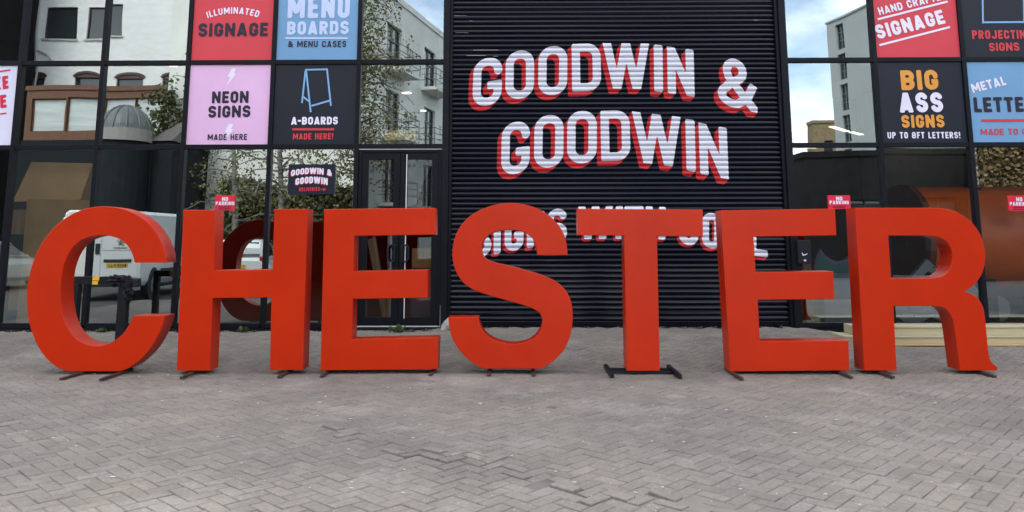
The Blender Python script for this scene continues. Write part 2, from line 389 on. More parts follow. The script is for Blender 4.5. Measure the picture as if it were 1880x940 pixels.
# sandy bed the blocks are laid in and the blocks themselves
def paving():
    PW = 0.1; c, s_ = math.cos(R(47)), math.sin(R(47))
    vv, ff, mi = [], [], []
    def hf(x, y):
        return 0.006*math.sin(x*1.3+y*.7)*math.sin(y*1.9-x*.4)+0.003*math.sin(x*3.1+1)*math.sin(y*4.3)
    seam = lambda x, y: abs((y-5.15)+0.72*x+0.12*math.sin(x*5))
    n = 150
    for i in range(-n, n):
        for j in range(-n, n):
            k = (i-j) % 4
            if k == 0: a0, a1, b0, b1 = i, i+2, j, j+1
            elif k == 3: a0, a1, b0, b1 = i, i+1, j, j+2
            else: continue
            cu, cv = (a0+a1)/2*PW, (b0+b1)/2*PW
            x, y = c*cu-s_*cv, s_*cu+c*cv+7.5
            if not (-9.6 < x < 9.8 and 3.4 < y < 11.58): continue
            hu, hv = (a1-a0)*PW/2-0.0025, (b1-b0)*PW/2-0.0025
            crack = seam(x, y) < 0.11 and -1.6 < x < 1.9
            worn = 0.5+0.5*math.sin(x*.9+2)*math.sin(y*1.1+x*.3)
            sh = 0.0028*rng.random()+(0.006 if crack else 0); hu -= sh; hv -= sh
            ju, jv = rng.normal(0, .0012+(.004 if crack else 0), 2)
            an = rng.normal(0, .006+(.02 if crack else 0)); ca, sa = math.cos(an), math.sin(an)
            tu, tv = rng.normal(0, .006+(.032 if crack else 0.003*worn), 2); dz = rng.normal(0, .0012)+(rng.normal(.004, .006) if crack else 0)
            base = len(vv); ch = 0.004
            for inset, z in ((ch, 0), (0, -ch), (0, -.03)):
                for su, sv in ((-1, -1), (1, -1), (1, 1), (-1, 1)):
                    lu, lv = su*(hu-inset), sv*(hv-inset)
                    u_, v_ = cu+ju+lu*ca-lv*sa, cv+jv+lu*sa+lv*ca
                    X, Y = c*u_-s_*v_, s_*u_+c*v_+7.5
                    vv.append((X, Y, gz(X, Y)+hf(X, Y)-.003+dz+z+lu*tu+lv*tv))
            ff.append((base, base+1, base+2, base+3))
            for q in range(2):
                for e in range(4):
                    ff.append((base+4*q+e, base+4*q+4+e, base+4*q+4+(e+1) % 4, base+4*q+(e+1) % 4))
    return mesh_from('paving_blocks', vv, ff), hf
pav, hf = paving()
def paving_mat():
    m = bpy.data.materials.new('paving_block'); m.use_nodes = True; n = m.node_tree.nodes; l = m.node_tree.links.new; b = n['Principled BSDF']
    b.inputs['Roughness'].default_value = 0.82; b.inputs['Specular IOR Level'].default_value = 0.35
    geo = n.new('ShaderNodeNewGeometry'); tcn = n.new('ShaderNodeTexCoord')
    r1 = n.new('ShaderNodeValToRGB'); r1.color_ramp.elements[0].color = (0.158, 0.1405, 0.122, 1); r1.color_ramp.elements[1].color = (0.194, 0.172, 0.149, 1)
    l(geo.outputs['Random Per Island'], r1.inputs[0])
    def noise(sc, det=6, rough=.6):
        t = n.new('ShaderNodeTexNoise'); t.inputs['Scale'].default_value = sc; t.inputs['Detail'].default_value = det; t.inputs['Roughness'].default_value = rough
        l(tcn.outputs['Object'], t.inputs['Vector']); return t
    def ramp(src, p0, p1, c0, c1):
        r = n.new('ShaderNodeValToRGB'); r.color_ramp.elements[0].position = p0; r.color_ramp.elements[1].position = p1
        r.color_ramp.elements[0].color = c0; r.color_ramp.elements[1].color = c1; l(src, r.inputs[0]); return r.outputs[0]
    def mixc(a, bcol, fac, mode='MIX'):
        x = n.new('ShaderNodeMix'); x.data_type = 'RGBA'; x.blend_type = mode
        if isinstance(fac, float): x.inputs[0].default_value = fac
        else: l(fac, x.inputs[0])
        l(a, x.inputs[6])
        if isinstance(bcol, tuple): x.inputs[7].default_value = bcol
        else: l(bcol, x.inputs[7])
        return x.outputs[2]
    K, W1 = (0, 0, 0, 1), (1, 1, 1, 1)
    col = mixc(r1.outputs[0], ramp(noise(0.55, 7, .65).outputs[0], .3, .72, (.72, .73, .76, 1), (1.22, 1.17, 1.12, 1)), 1.0, 'MULTIPLY')
    col = mixc(col, (0.30, 0.272, 0.245, 1), ramp(noise(0.8, 8, .7).outputs[0], .52, .74, K, (.75, .75, .75, 1)))      # dried sand
    col = mixc(col, (0.09, 0.083, 0.08, 1), ramp(noise(2.6, 7, .7).outputs[0], .62, .78, K, (.6, .6, .6, 1)))           # old grime
    col = mixc(col, ramp(noise(34, 5, .7).outputs[0], .3, .7, (.78, .78, .78, 1), (1.2, 1.2, 1.2, 1)), 1.0, 'MULTIPLY')
    vo = n.new('ShaderNodeTexVoronoi'); vo.inputs['Scale'].default_value = 16; l(tcn.outputs['Object'], vo.inputs['Vector'])
    col = mixc(col, (0.42, 0.40, 0.38, 1), ramp(vo.outputs[0], .05, .09, W1, K))
    # spilt oil and a rust mark
    for (q, rad, cc_, f) in ((PZ(262, 702, 0), .26, (0.05, 0.047, 0.046, 1), .8), (PZ(1015, 746, 0), .20, (0.06, 0.055, 0.052, 1), .7), (PZ(532, 792, 0), .13, (0.34, 0.16, 0.08, 1), .6), (PZ(1240, 728, 0), .55, (0.27, 0.235, 0.195, 1), .55), (PZ(860, 836, 0), .42, (0.27, 0.235, 0.19, 1), .6), (PZ(1760, 890, 0), .40, (0.27, 0.24, 0.20, 1), .5), (PZ(120, 800, 0), .5, (0.25, 0.225, 0.20, 1), .4)):
        mpn = n.new('ShaderNodeMapping'); mpn.inputs['Location'].default_value = (-q.x/rad, -q.y/rad*1.4, 0); mpn.inputs['Scale'].default_value = (1/rad, 1.4/rad, 0)
        l(tcn.outputs['Object'], mpn.inputs[0])
        ln = n.new('ShaderNodeVectorMath'); ln.operation = 'LENGTH'; l(mpn.outputs[0], ln.inputs[0])
        ad = n.new('ShaderNodeMath'); ad.operation = 'MULTIPLY_ADD'; ad.inputs[1].default_value = 1.6; l(noise(9, 5).outputs[0], ad.inputs[0]); l(ln.outputs['Value'], ad.inputs[2])
        col = mixc(col, cc_, ramp(ad.outputs[0], .95, 1.6, (f, f, f, 1), K))
    l(col, b.inputs['Base Color'])
    bp = n.new('ShaderNodeBump'); bp.inputs['Strength'].default_value = .5; bp.inputs['Distance'].default_value = .004
    l(noise(70, 6, .7).outputs[0], bp.inputs['Height']); l(bp.outputs[0], b.inputs['Normal'])
    return m
struct(obj('paving', pav, paving_mat()))
bm = bmesh.new()
xs = [-9.6+0.4*i for i in range(49)]; ys = [3.4+0.4*i for i in range(14)]+[8.9+.22*i for i in range(13)]
gv = [[bm.verts.new((x, y, gz(x, y)+hf(x, y)-.0095)) for x in xs] for y in ys]
for j in range(len(ys)-1):
    for i in range(len(xs)-1): bm.faces.new((gv[j][i], gv[j][i+1], gv[j+1][i+1], gv[j+1][i]))
struct(obj('paving_sand', bm, mat('joint_sand', (0.07, 0.062, 0.054), 0.95, col2=(0.22, 0.195, 0.17), vscale=1.1, bump=.5, bscale=120)))
lv, lf = [], []
for q in range(190):
    x, y = rng.uniform(-6, 6), 4.0+7*rng.random()**1.3
    s_ = rng.uniform(.004, .011)*(1.7 if rng.random() < .08 else 1); a = rng.uniform(0, 6.28); z = gz(x, y)+hf(x, y)+.001
    k = len(lv)
    ring = [(x+math.cos(a+t)*s_*rng.uniform(.7, 1.7), y+math.sin(a+t)*s_*rng.uniform(.5, 1)) for t in (0, 1.3, 2.6, 3.8, 5.1)]
    lv += [(p[0], p[1], z) for p in ring]+[(p[0], p[1], z+.004) for p in ring]
    lf.append(tuple(range(k+5, k+10)))
    for e in range(5): lf.append((k+e, k+(e+1) % 5, k+5+(e+1) % 5, k+5+e))
tag(obj('litter', mesh_from('litter', lv, lf), mat('litter_scraps', (0.52, 0.49, 0.44), .8, col2=(0.45, .40, .33), vscale=2)), 'small pale scraps and petals scattered over the paving blocks', 'litter', kind='stuff')

# ------------------------------------------------------------------ glass frontage building
ZT = [P(900, y, YF).z for y in (-41, 113.5, 268.6, 597)]           # transom heights, top to bottom
def XF(px, py=116): return P(px, py, YF).x
COLS_L = [XF(v) for v in (-415, -263, -111, 41, 192, 347.5, 503.5, 660)]
COLS_R = [XF(v) for v in (1604.5, 1767, 1930, 2093, 2256)]
XSL, XSR = XF(826, 113), XF(1431, 111)                              # shutter opening
XDL = XF(818, 113)                                                  # right edge of the door bay
XGR = XF(1440, 111)
bld = empty('glass_building', (0, YF, 0), 'black framed glass workshop frontage with a dark roller shutter in the middle', 'building')
MW = 0.033
bm = bmesh.new()
def mull(x, z0, z1, hw=MW, d=.055): box(bm, x-hw, x+hw, YF-d, YF+.06, z0, z1, .003)
def trans(x0, x1, z, hh=.035, d=.048): box(bm, x0, x1, YF-d, YF+.06, z-hh, z+hh, .003)
for x in COLS_L: mull(x, ZT[3], ZT[0]+.03)
for a, b in zip(COLS_L[:-1], COLS_L[1:]):
    for z in ZT: trans(a+MW, b-MW, z)
for z in ZT[:3]: trans(COLS_L[-1]+MW, XDL-.03, z)
wobj('facade_frame', bm, FRAME, bld)
bm = bmesh.new()
for x in COLS_R: mull(x, ZT[3], ZT[0]+.03)
for a, b in zip([XGR+.03]+COLS_R[:-1], COLS_R):
    for z in ZT: trans(a if a == XGR+.03 else a+MW, b-MW, z)
wobj('facade_frame', bm, FRAME, bld)
bm = bmesh.new()
box(bm, XDL-.03, XSL, YF-.075, YF+.2, zA-.1, ZT[0]+.4, .004)           # posts and guides beside the shutter
wobj('shutter_post', bm, FRAME, bld); bm = bmesh.new()
box(bm, XSR, XGR+.03, YF-.075, YF+.2, zC-.1, ZT[0]+.4, .004)
wobj('shutter_post', bm, FRAME, bld)
wobj('guide_rail', nbox(XSL+.002, XSL+.045, YF-.03, YF+.1, zB-.06, ZT[0]+.4, .003), FRAME, bld)
wobj('guide_rail', nbox(XSR-.05, XSR-.002, YF-.03, YF+.1, zB-.06, ZT[0]+.4, .003), FRAME, bld)
bm = bmesh.new()
box(bm, COLS_L[0]-.03, XDL-.04, YF-.03, YF+.08, zA-.25, ZT[3]-.037, .004)
wobj('plinth', bm, PLINTH, bld); bm = bmesh.new()
box(bm, XGR+.03, COLS_R[-1]+.03, YF-.03, YF+.08, zC-.35, ZT[3]-.037, .004)
wobj('plinth', bm, PLINTH, bld)
xl, xr = COLS_L[0]-MW, COLS_R[-1]+MW
for a in ((xl-9, xl-.31, YF-.05, YF+14, -.3, 4.2), (xr, xr+9, YF-.05, YF+14, -.3, 8.1), (xl-.3, xl, YF-.05, YF+14, -.3, 8.1), (xl, xr, YF+13.6, YF+14, -.3, 8.1), (xl, xr, YF-.05, YF+.4, ZT[0]+.42, 8.1)):  # unseen low left wing and upper walls, heights shaped for the sunlight
    wobj('wall', nbox(*a), mat('black_cladding', (0.02, 0.021, 0.024), .6, var=.2), bld)
wobj('roof', nbox(xl-9.2, xl-.31, YF-.1, YF+14.2, 4.2, 4.4), PLINTH, bld)  # unseen wing kept low so the sun reaches the mirrored van
wobj('roof', nbox(xl, xr+9.2, YF-.3, YF+14.2, 8.1, 8.3), PLINTH, bld)
wobj('ceiling', nbox(xl, xr, YF+.41, YF+13.59, 6.0, 6.1), CEIL, bld)
wobj('floor', nbox(xl, xr, YF+.1, YF+13.59, zB-.2, zB-.02), FLOORM, bld)
for a in ((xl+.01, xr-.01, YF+13.0, YF+13.1, zB, 5.99), (XSL-.2, XSL-.1, YF+.25, YF+12.9, zB, 5.99), (XSR+.1, XSR+.2, YF+.25, YF+12.9, zB, 5.99)):
    wobj('inner_wall', nbox(*a), DARK, bld)
def pane(x0, x1, z0, z1, m=GLASS, tilt=.05, name='window_pane', parent=bld, y=YF):
    bm = bmesh.new()
    ax, az = rng.normal(0, R(tilt)), rng.normal(0, R(tilt))
    vs = [bm.verts.new((x, y+(x-(x0+x1)/2)*ax+(z-(z0+z1)/2)*az, z)) for x, z in ((x0, z0), (x1, z0), (x1, z1), (x0, z1))]
    bm.faces.new(vs)
    return wobj(name, bm, m, parent)
SIGNED = set()
cells = []
for i, (a, b) in enumerate(zip(COLS_L[:-1], COLS_L[1:])):
    for r_ in range(3): cells.append((a+MW, b-MW, ZT[r_+1]+.035, ZT[r_]-.035, ('L', i, r_)))
for r_ in range(2): cells.append((COLS_L[-1]+MW, XDL-.03, ZT[r_+1]+.035, ZT[r_]-.035, ('L', 7, r_)))
for i, (a, b) in enumerate(zip([XGR-.003]+COLS_R[:-1], COLS_R)):
    for r_ in range(3): cells.append((a+MW, b-MW, ZT[r_+1]+.035, ZT[r_]-.035, ('R', i, r_)))
CELL = {c[4]: c for c in cells}
SIGN_CELLS = {('L', 2, 1), ('L', 5, 0), ('L', 6, 0), ('L', 5, 1), ('L', 6, 1), ('R', 1, 0), ('R', 2, 0), ('R', 1, 1), ('R', 2, 1)}
for c in cells:
    if c[4] not in SIGN_CELLS: pane(*c[:4])

# double door
dx0, dx1, dz0, dz1 = COLS_L[-1]+MW+.004, XDL-.032, P(730, 598, YF).z, ZT[2]-.036
bm = bmesh.new()
box(bm, dx0, dx0+.05, YF-.03, YF+.06, dz0, dz1, .003); box(bm, dx1-.05, dx1, YF-.03, YF+.06, dz0, dz1, .003); box(bm, dx0+.05, dx1-.05, YF-.03, YF+.06, dz1-.06, dz1, .003)
door = wobj('door_frame', bm, FRAME, bld)
strip = mat('pale_seal', (0.55, 0.55, 0.56), .5)
for a in ((dx0, dx1, YF-.036, YF-.031, dz1-.014, dz1-.002), (dx0, dx1, YF-.034, YF+.06, dz0-.014, dz0-.002), (dx1-.006, dx1+.004, YF-.0365, YF-.0305, dz0, dz0+.30)):
    wobj('door_seal', nbox(*a), strip, door)
xm = P(733, 440, YF).x
for k, (a, b) in enumerate(((dx0+.052, xm-.004), (xm+.004, dx1-.052))):
    bm = bmesh.new(); fw = .10; z0, z1 = dz0+.005, dz1-.065
    box(bm, a, a+fw, YF-.02, YF+.03, z0, z1, .003); box(bm, b-fw, b, YF-.02, YF+.03, z0, z1, .003)
    box(bm, a+fw, b-fw, YF-.02, YF+.03, z0, z0+.12, .003); box(bm, a+fw, b-fw, YF-.02, YF+.03, z1-.10, z1, .003)
    leaf = wobj('door', bm, FRAME, bld)
    pane(a+fw, b-fw, z0+.12, z1-.10, DGLASS, .05, 'door_glass', leaf, YF+.004)
    hx = b-.05 if k == 0 else a+.05; s_ = -1 if k == 0 else 1
    hz0, hz1 = P(730, 480, YF).z, P(730, 450, YF).z
    bm = bmesh.new()
    xo = hx+s_*.10
    tube(bm, [(hx, YF-.02, hz1), (hx, YF-.075, hz1), (hx+s_*.03, YF-.085, hz1), (xo-s_*.03, YF-.085, hz1), (xo, YF-.085, hz1-.04), (xo, YF-.085, hz0+.04), (xo-s_*.03, YF-.085, hz0), (hx+s_*.03, YF-.085, hz0), (hx, YF-.075, hz0), (hx, YF-.02, hz0)], .014, 8)
    tube(bm, [(hx, YF-.085, hz0-.005), (hx, YF-.085, hz1+.005)], .014, 8)
    wobj('door_handle', bm, mat('black_handle', (.008, .008, .010), .4, spec=.2), leaf)
    if k == 1:
        wobj('edge_strip', nbox(a+fw-.014, a+fw-.002, YF-.0235, YF-.0205, z0+.1, z1-.02), mat('pale_strip', (.62, .62, .63), .5), leaf)

# roller shutter with its painted lettering
PIT = 0.0768; PROF = [(0, 0.0), (.02, -.0095), (.06, -.0100), (.10, -.0045), (.16, -.0105), (.27, -.0160), (.40, -.0180), (.53, -.0172), (.65, -.0142), (.76, -.0095), (.85, -.004), (.92, .003), (.97, .004)]
sz0 = P(1130, 600.5, YF).z; YS = YF+.03
rows = []
z = sz0+.085; kk = 0
while z < ZT[0]+.45:
    jt, js = rng.normal(0, .0009), 1+rng.normal(0, .07)
    for s_, d in PROF: rows.append((z+s_*PIT, YS+d*js+jt))
    z += PIT
ZR = np.array([r_[0] for r_ in rows]); YR = np.array([r_[1] for r_ in rows])
sv = [(x, y, z) for z, y in rows for x in (XSL+.03, XSR-.03)]
sf = [(2*i, 2*i+1, 2*i+3, 2*i+2) for i in range(len(rows)-1)]
shut = wobj('roller_shutter', mesh_from('roller_shutter', sv, sf), SHUT, bld)
wobj('bottom_rail', nbox(XSL+.047, XSR-.052, YS-.022, YS+.02, sz0, sz0+.085, .006), SHUT, shut)
def q4(z0): return (820+z0[0]/2.611, z0[1]/2.611)
BIG = []     # (char, bottom-left, bottom-right, top-left) in source pixels
for c, bl, br, tl in (('G', (122, 515), (262, 497), (130, 285)), ('O', (281, 480), (419, 465), (283, 249)), ('O', (438, 460), (578, 450), (441, 225)),
                      ('D', (602, 439), (742, 434), (599, 210)), ('W', (753, 423), (978, 427), (748, 204)), ('I', (996, 437), (1039, 441), (993, 212)), ('N', (1061, 445), (1190, 463), (1057, 221)),
                      ('&', (1300, 498), (1492, 541), (1303, 262)),
                      ('G', (260, 843), (397, 824), (265, 593)), ('O', (418, 808), (559, 797), (422, 556)), ('O', (577, 785), (720, 780), (579, 533)),
                      ('D', (742, 772), (883, 768), (737, 530)), ('W', (897, 775), (1132, 803), (889, 533)), ('I', (1151, 816), (1196, 824), (1145, 568)), ('N', (1217, 833), (1354, 860), (1208, 587))):
    BIG.append((c, q4(bl), q4(br), q4(tl), 15.5))
for c, x0, x1, y0, y1, h_ in (('S', 865, 902, 474, 469, 66), ('I', 906, 919, 467, 465, 66), ('G', 926, 961, 462, 458, 66), ('N', 967, 999, 456, 452, 65), ('S', 1003, 1041, 450, 446, 65),
                          ('W', 1061, 1125, 439, 438, 60), ('I', 1130, 1143, 438, 438, 60), ('T', 1146, 1181, 438, 438, 60), ('H', 1185, 1222, 438, 440, 60),
                          ('S', 1246, 1283, 448, 452, 65), ('O', 1289, 1324, 454, 458, 65), ('U', 1331, 1367, 460, 465, 65), ('L', 1376, 1410, 468, 473, 68)):
    BIG.append((c, (x0, y0), (x1, y1), (x0+1, y0-h_), 12.5))
def paint(shade):
    vs, fs = [], []
    for c, bl, br, tl, tpx in BIG:
        b0, b1, b2 = P(*bl, YF), P(*br, YF), P(*tl, YF)
        w_ = math.hypot(b1.x-b0.x, b1.z-b0.z); h_ = math.hypot(b2.x-b0.x, b2.z-b0.z); t_ = tpx*(P(1001, 300, YF).x-P(1000, 300, YF).x)
        if c == 'I': t_ = w_
        A = np.array([[(b1.x-b0.x)/w_, (b2.x-b0.x)/h_], [(b1.z-b0.z)/w_, (b2.z-b0.z)/h_]]); Ai = np.linalg.inv(A)
        off = (-.6, -.72) if tpx > 14 else (-.38, -.45)
        ox, oz = off[0]*t_*.8, off[1]*t_*.8
        if c == 'I': ox, oz = off[0]*.1, off[1]*.1
        if tpx > 14: ox, oz = -.066, -.078
        else: ox, oz = -.034, -.042
        mar = .15
        cx = [b0.x, b1.x, b2.x, b1.x+b2.x-b0.x]; cz = [b0.z, b1.z, b2.z, b1.z+b2.z-b0.z]
        xs_ = np.arange(min(cx)-mar, max(cx)+mar, .011)
        sel = (ZR > min(cz)-mar) & (ZR < max(cz)+mar); zs_ = ZR[sel]; ys_ = YR[sel]
        # finer rows in z, following the slat profile
        X, Z = np.meshgrid(xs_, zs_)
        def ev(dx, dz):
            U = Ai[0, 0]*(X-dx-b0.x)+Ai[0, 1]*(Z-dz-b0.z); W = Ai[1, 0]*(X-dx-b0.x)+Ai[1, 1]*(Z-dz-b0.z)
            return sdf(c, w_, h_, t_, U, W, .22)
        if shade:
            D = np.minimum.reduce([ev(ox*k/7, oz*k/7) for k in range(1, 8)])
            lift = .0022
        else: D = ev(0, 0); lift = .0044
        ymap = dict(zip(zs_.tolist(), ys_.tolist()))
        def fn(x, zz): return (x, float(np.interp(zz, ZR, YR))-lift, zz)
        fill(xs_, zs_, D, fn, vs, fs)
    return mesh_from('lettering', vs, fs)
o = wobj('lettering', paint(True), SHADE, shut); o['label'] = 'red block shading behind the white shutter words'
o = wobj('lettering', paint(False), WHITEP, shut); o['label'] = 'white painted words on the shutter'

for px0, px1, py in ((833, 858, 28), (862, 868, 38), (836, 861, 60), (868, 916, 92), (856, 893, 102), (1384, 1393, 37), (905, 915, 103)):
    a, b = P(px0, py, YF), P(px1, py, YF); k0 = float(np.interp(a.z, ZR, YR)); k1 = float(np.interp(a.z+.006, ZR, YR))
    bm = bmesh.new(); bm.faces.new([bm.verts.new(v) for v in ((a.x, k0-.003, a.z), (b.x, k0-.003, a.z), (b.x-.02, k1-.003, a.z+.006), (a.x+.01, k1-.003, a.z+.006))])
    wobj('scuff', bm, mat('bare_metal_scuff', (.30, .29, .28), .6), shut)
# ------------------------------------------------------------------ sign panels in the frontage
def vinyl(name, c, rough=.35): return mat(name, lin(*c), rough, var=.06, vscale=.9, spec=0.2, bump=.06, bscale=5)
SR, SB, SP, SK, SW = vinyl('sign_red', (190, 62, 72)), vinyl('sign_blue', (106, 146, 184)), vinyl('sign_pink', (206, 166, 202)), vinyl('sign_black', (27, 31, 42)), vinyl('sign_lilac_white', (206, 204, 224))
TW, TD, TR_, TO, TB, TP = vinyl('text_white', (212, 206, 224)), vinyl('text_dark', (40, 36, 52)), vinyl('text_red', (188, 58, 66)), vinyl('text_orange', (206, 140, 62)), vinyl('text_blue', (118, 158, 200)), vinyl('text_pale_blue', (178, 190, 220))
YP = YF-.022; YT = YP-.006
def panel(cell, m, label):
    x0, x1, z0, z1, _ = CELL[cell]
    root = empty('sign_panel', ((x0+x1)/2, YP, z0), label, 'sign', 'square sign panels in the glass frontage')
    wobj('board', nbox(x0+.002, x1-.002, YP, YP+.016, z0+.002, z1-.002), m, root)
    return root
def A(x, y): return (330+x/3.24, y/3.24)
def B(x, y): return (1420+x/3.241, y/3.241)
def Cc(x, y): return (x/3.133, y/3.133)
p = panel(('L', 5, 0), SR, 'red square sign reading Illuminated Signage in white and dark letters')
Lettering().text('ILLUMINATED', A(166, 108), A(466, 104), 12, YT, .19, .16, sag=7.5).done('lettering', TW, p)
Lettering().text('SIGNAGE', A(108, 219), A(523, 215), 25, YT, .23).done('lettering', TD, p)
p = panel(('L', 6, 0), SB, 'light blue square sign reading Menu Boards and Menu Cases')
Lettering().text('MENU', A(640, 107), A(1010, 107), 41, YT, .21).text('BOARDS', A(637, 207), A(1005, 203), 24.5, YT, .23).done('lettering', TP, p)
Lettering().line(A(628, 227), A(1000, 227), 3, YT).done('rule', TP, p)
Lettering().text('& MENU CASES', A(643, 281), A(990, 280), 11.5, YT, .19, .16).done('lettering', TD, p)
p = panel(('L', 5, 1), SP, 'pale pink square sign reading Neon Signs Made Here with white lightning bolts')
bolt = lambda x, y, s: [A(x+35*s, y), A(x+62*s, y), A(x+48*s, y+30*s), A(x+63*s, y+32*s), A(x, y+108*s), A(x+26*s, y+52*s), A(x+10*s, y+50*s)]
for x, y, s in ((275, 406, 1), (257, 737, 1)):
    lt = Lettering(); b_ = bolt(x, y, s); lt.quad([b_[0], b_[1], b_[2], b_[5], b_[6]], YT+.003); lt.quad([b_[2], b_[3], b_[4], b_[5]], YT+.003)
    lt.done('lightning_bolt', TW, p)
Lettering().text('NEON', A(190, 615), A(408, 612), 22, YT, .23).text('SIGNS', A(168, 701), A(420, 697), 22, YT, .23).text('MADE HERE', A(165, 834), A(400, 832), 11, YT, .19, .16).done('lettering', TD, p)
p = panel(('L', 6, 1), SK, 'black square sign reading A-Boards with a pale blue easel drawing')
lt = Lettering()
for a, b, y in (((750, 415), (881, 412), 0), ((751, 411), (779, 667), .0015), ((876, 412), (899, 629), .0015), ((748, 420), (727, 613), .003), ((783, 630), (893, 598), .003), ((733, 574), (770, 604), .0045)): lt.line(A(*a), A(*b), 3.1, YT+y-.001)
lt.done('easel_drawing', TB, p)
Lettering().text('A-BOARDS', A(662, 742), A(940, 740), 14.2, YT, .23).done('lettering', TW, p)
Lettering().line(A(670, 769), A(918, 769), 4, YT).done('rule', TR_, p)
Lettering().text('MADE HERE!', A(673, 830), A(912, 828), 11.2, YT, .2, .15).done('lettering', TR_, p)
p = panel(('L', 2, 1), SW, 'white lilac sign with slanted red letters cut by the left picture edge')
Lettering().text('KE', Cc(-34, 521), Cc(50, 508), 24, YT, .23).text('E', Cc(2, 622), Cc(38, 617), 24, YT, .23).done('lettering', vinyl('text_crimson', (196, 44, 70)), p)
Lettering().line(Cc(-60, 420), Cc(59, 402), 2.6, YT).done('rule', MATS['text_crimson'], p); Lettering().line(Cc(-60, 665), Cc(36, 650), 2.6, YT).done('rule', MATS['text_crimson'], p)
p = panel(('R', 1, 0), SR, 'red square sign reading Hand Crafted Signage in slanted white letters')
Lettering().text('HAND CRAFTED', B(632, 90), B(1034, -8), 14.0, YT, .2, .15).text('SIGNAGE', B(622, 234), B(1026, 138), 26, YT, .23).done('lettering', TW, p)
Lettering().line(B(620, 115), B(1037, 9), 3.7, YT).done('rule', TW, p); Lettering().line(B(630, 269), B(1050, 161), 3.7, YT).done('rule', TW, p)
p = panel(('R', 2, 0), SK, 'black square sign reading Projecting Signs with a pale blue outline')
lt = Lettering()
for a, b, y in (((1243, -120), (1247, 139), 0), ((1241, 133), (1496, 131), .0015), ((1492, 136), (1487, -120), .003)): lt.line(B(*a), B(*b), 3.2, YT+y-.001)
lt.done('outline_drawing', TB, p)
Lettering().text('PROJECTING', B(1183, 232), B(1542, 230), 16, YT, .22).text('SIGNS', B(1285, 305), B(1466, 302), 15.5, YT, .22).done('lettering', TR_, p)
p = panel(('R', 1, 1), SK, 'black square sign reading Big Ass Signs in orange and white')
Lettering().text('BIG', B(763, 537), B(985, 533), 36.5, YT, .24).text('SIGNS', B(765, 761), B(1020, 758), 23.5, YT, .23).done('lettering', TO, p)
Lettering().text('ASS', B(752, 670), B(1013, 667), 36.5, YT, .24).text('UP TO 8FT LETTERS!', B(680, 824), B(1113, 823), 11.8, YT, .2, .15).done('lettering', TW, p)
p = panel(('R', 2, 1), SB, 'light blue square sign reading Metal Letters above a red rule')
Lettering().text('METAL', B(1188, 553), B(1389, 504), 16.5, YT, .22).done('lettering', TW, p)
Lettering().text('LETTERS', B(1197, 668), B(1630, 664), 27.5, YT, .23).done('lettering', TD, p)
Lettering().line(B(1237, 717), B(1600, 715), 4.6, YT).done('rule', TR_, p)
Lettering().text('MADE TO ORDER', B(1236, 803), B(1640, 800), 11.5, YT, .2, .15).done('lettering', TR_, p)

# small signs fixed on the glass
def plate(px0, py0, px1, py1, m, label, cat, name, group=None, t=.012):
    a, b = P(px0, py1, YF-.02), P(px1, py0, YF-.02)
    root = empty(name, ((a.x+b.x)/2, YF-.02, a.z), label, cat, group)
    wobj('board', nbox(a.x, b.x, YF-.02, YF-.02+t, a.z, b.z), m, root)
    return root
YN = YF-.025
p = plate(528, 301.5, 616, 357, SK, 'dark board on the glass reading Goodwin and Goodwin Deliveries with an arrow', 'sign', 'delivery_sign')
D_ = lambda x, y: (320+x/2.61, 260+y/2.61)
for dx_, dz_, m_, yo in ((-.008, -.010, TR_, .0015), (0, 0, TW, 0)):
    lt = Lettering()
    lt.text('GOODWIN &', D_(559, 167), D_(755, 166), 11.3, YN+yo, .24, .1, sag=4.6, skew=True, dx=dx_, dz=dz_).text('GOODWIN', D_(580, 209), D_(735, 208), 12.3, YN+yo, .24, .1, sag=3.5, skew=True, dx=dx_, dz=dz_)
    if yo: lt.text('DELIVERIES', D_(598, 238), D_(697, 236), 6.8, YN, .2, .15).line(D_(700, 229), D_(718, 229), 1.4, YN).quad([D_(714, 222), D_(728, 229), D_(714, 236)], YN-.001)
    lt.done('lettering', m_, p)
NPR = vinyl('no_parking_red', (200, 40, 62))
for x0, y0, x1, y1, lab in ((393.5, 358.5, 432, 386, 'small red No Parking sign on the glass above the H'), (1521, 358.5, 1560.5, 383.5, 'small red No Parking sign on the glass between the right-hand E and R'), (1852, 359, 1891, 387, 'small red No Parking sign on the glass to the right of the R')):
    p = plate(x0, y0, x1, y1, NPR, lab, 'sign', 'no_parking_sign', 'no parking signs on the frontage')
    w_, h_ = x1-x0, y1-y0; q = lambda u, v: (x0+u*w_, y0+v*h_)
    Lettering().text('NO', q(.36, .38), q(.65, .38), 7.2, YN, .24).text('PARKING', q(.06, .66), q(.95, .66), 6.6, YN, .23, .15).done('lettering', TW, p)
    Lettering().line(q(.2, .78), q(.8, .78), 1.2, YN).line(q(.2, .90), q(.78, .90), 1.2, YN).done('small_print', TD, p)

# ash bin on the shutter post
a, b = P(1466, 484, YF-.14), P(1488, 441, YF-.14)
root = empty('ash_bin', ((a.x+b.x)/2, YF-.1, a.z), 'black wall-mounted ash bin beside the right edge of the shutter', 'ash bin')
wobj('body', nbox(a.x, b.x, YF-.14, YF-.056, a.z, b.z, .008), mat('ash_bin_black', (.011, .012, .015), .5, spec=.15), root)
for k in range(3):
    u = a.x+(b.x-a.x)*(.28+.22*k); wobj('slot', nbox(u-.018, u+.018, YF-.142, YF-.1395, b.z-.085, b.z-.062), mat('slot_black', (.002, .002, .002), .9), root)
lt = Lettering()
lt.line((1472.5, 464), (1475, 469), 1.6, YF-.143).line((1475, 469), (1482, 466), 1.6, YF-.1435)
lt.done('sticker', TW, root); Lettering().line((1476, 478), (1480, 478), 3, YF-.143).done('sticker', TW, root)

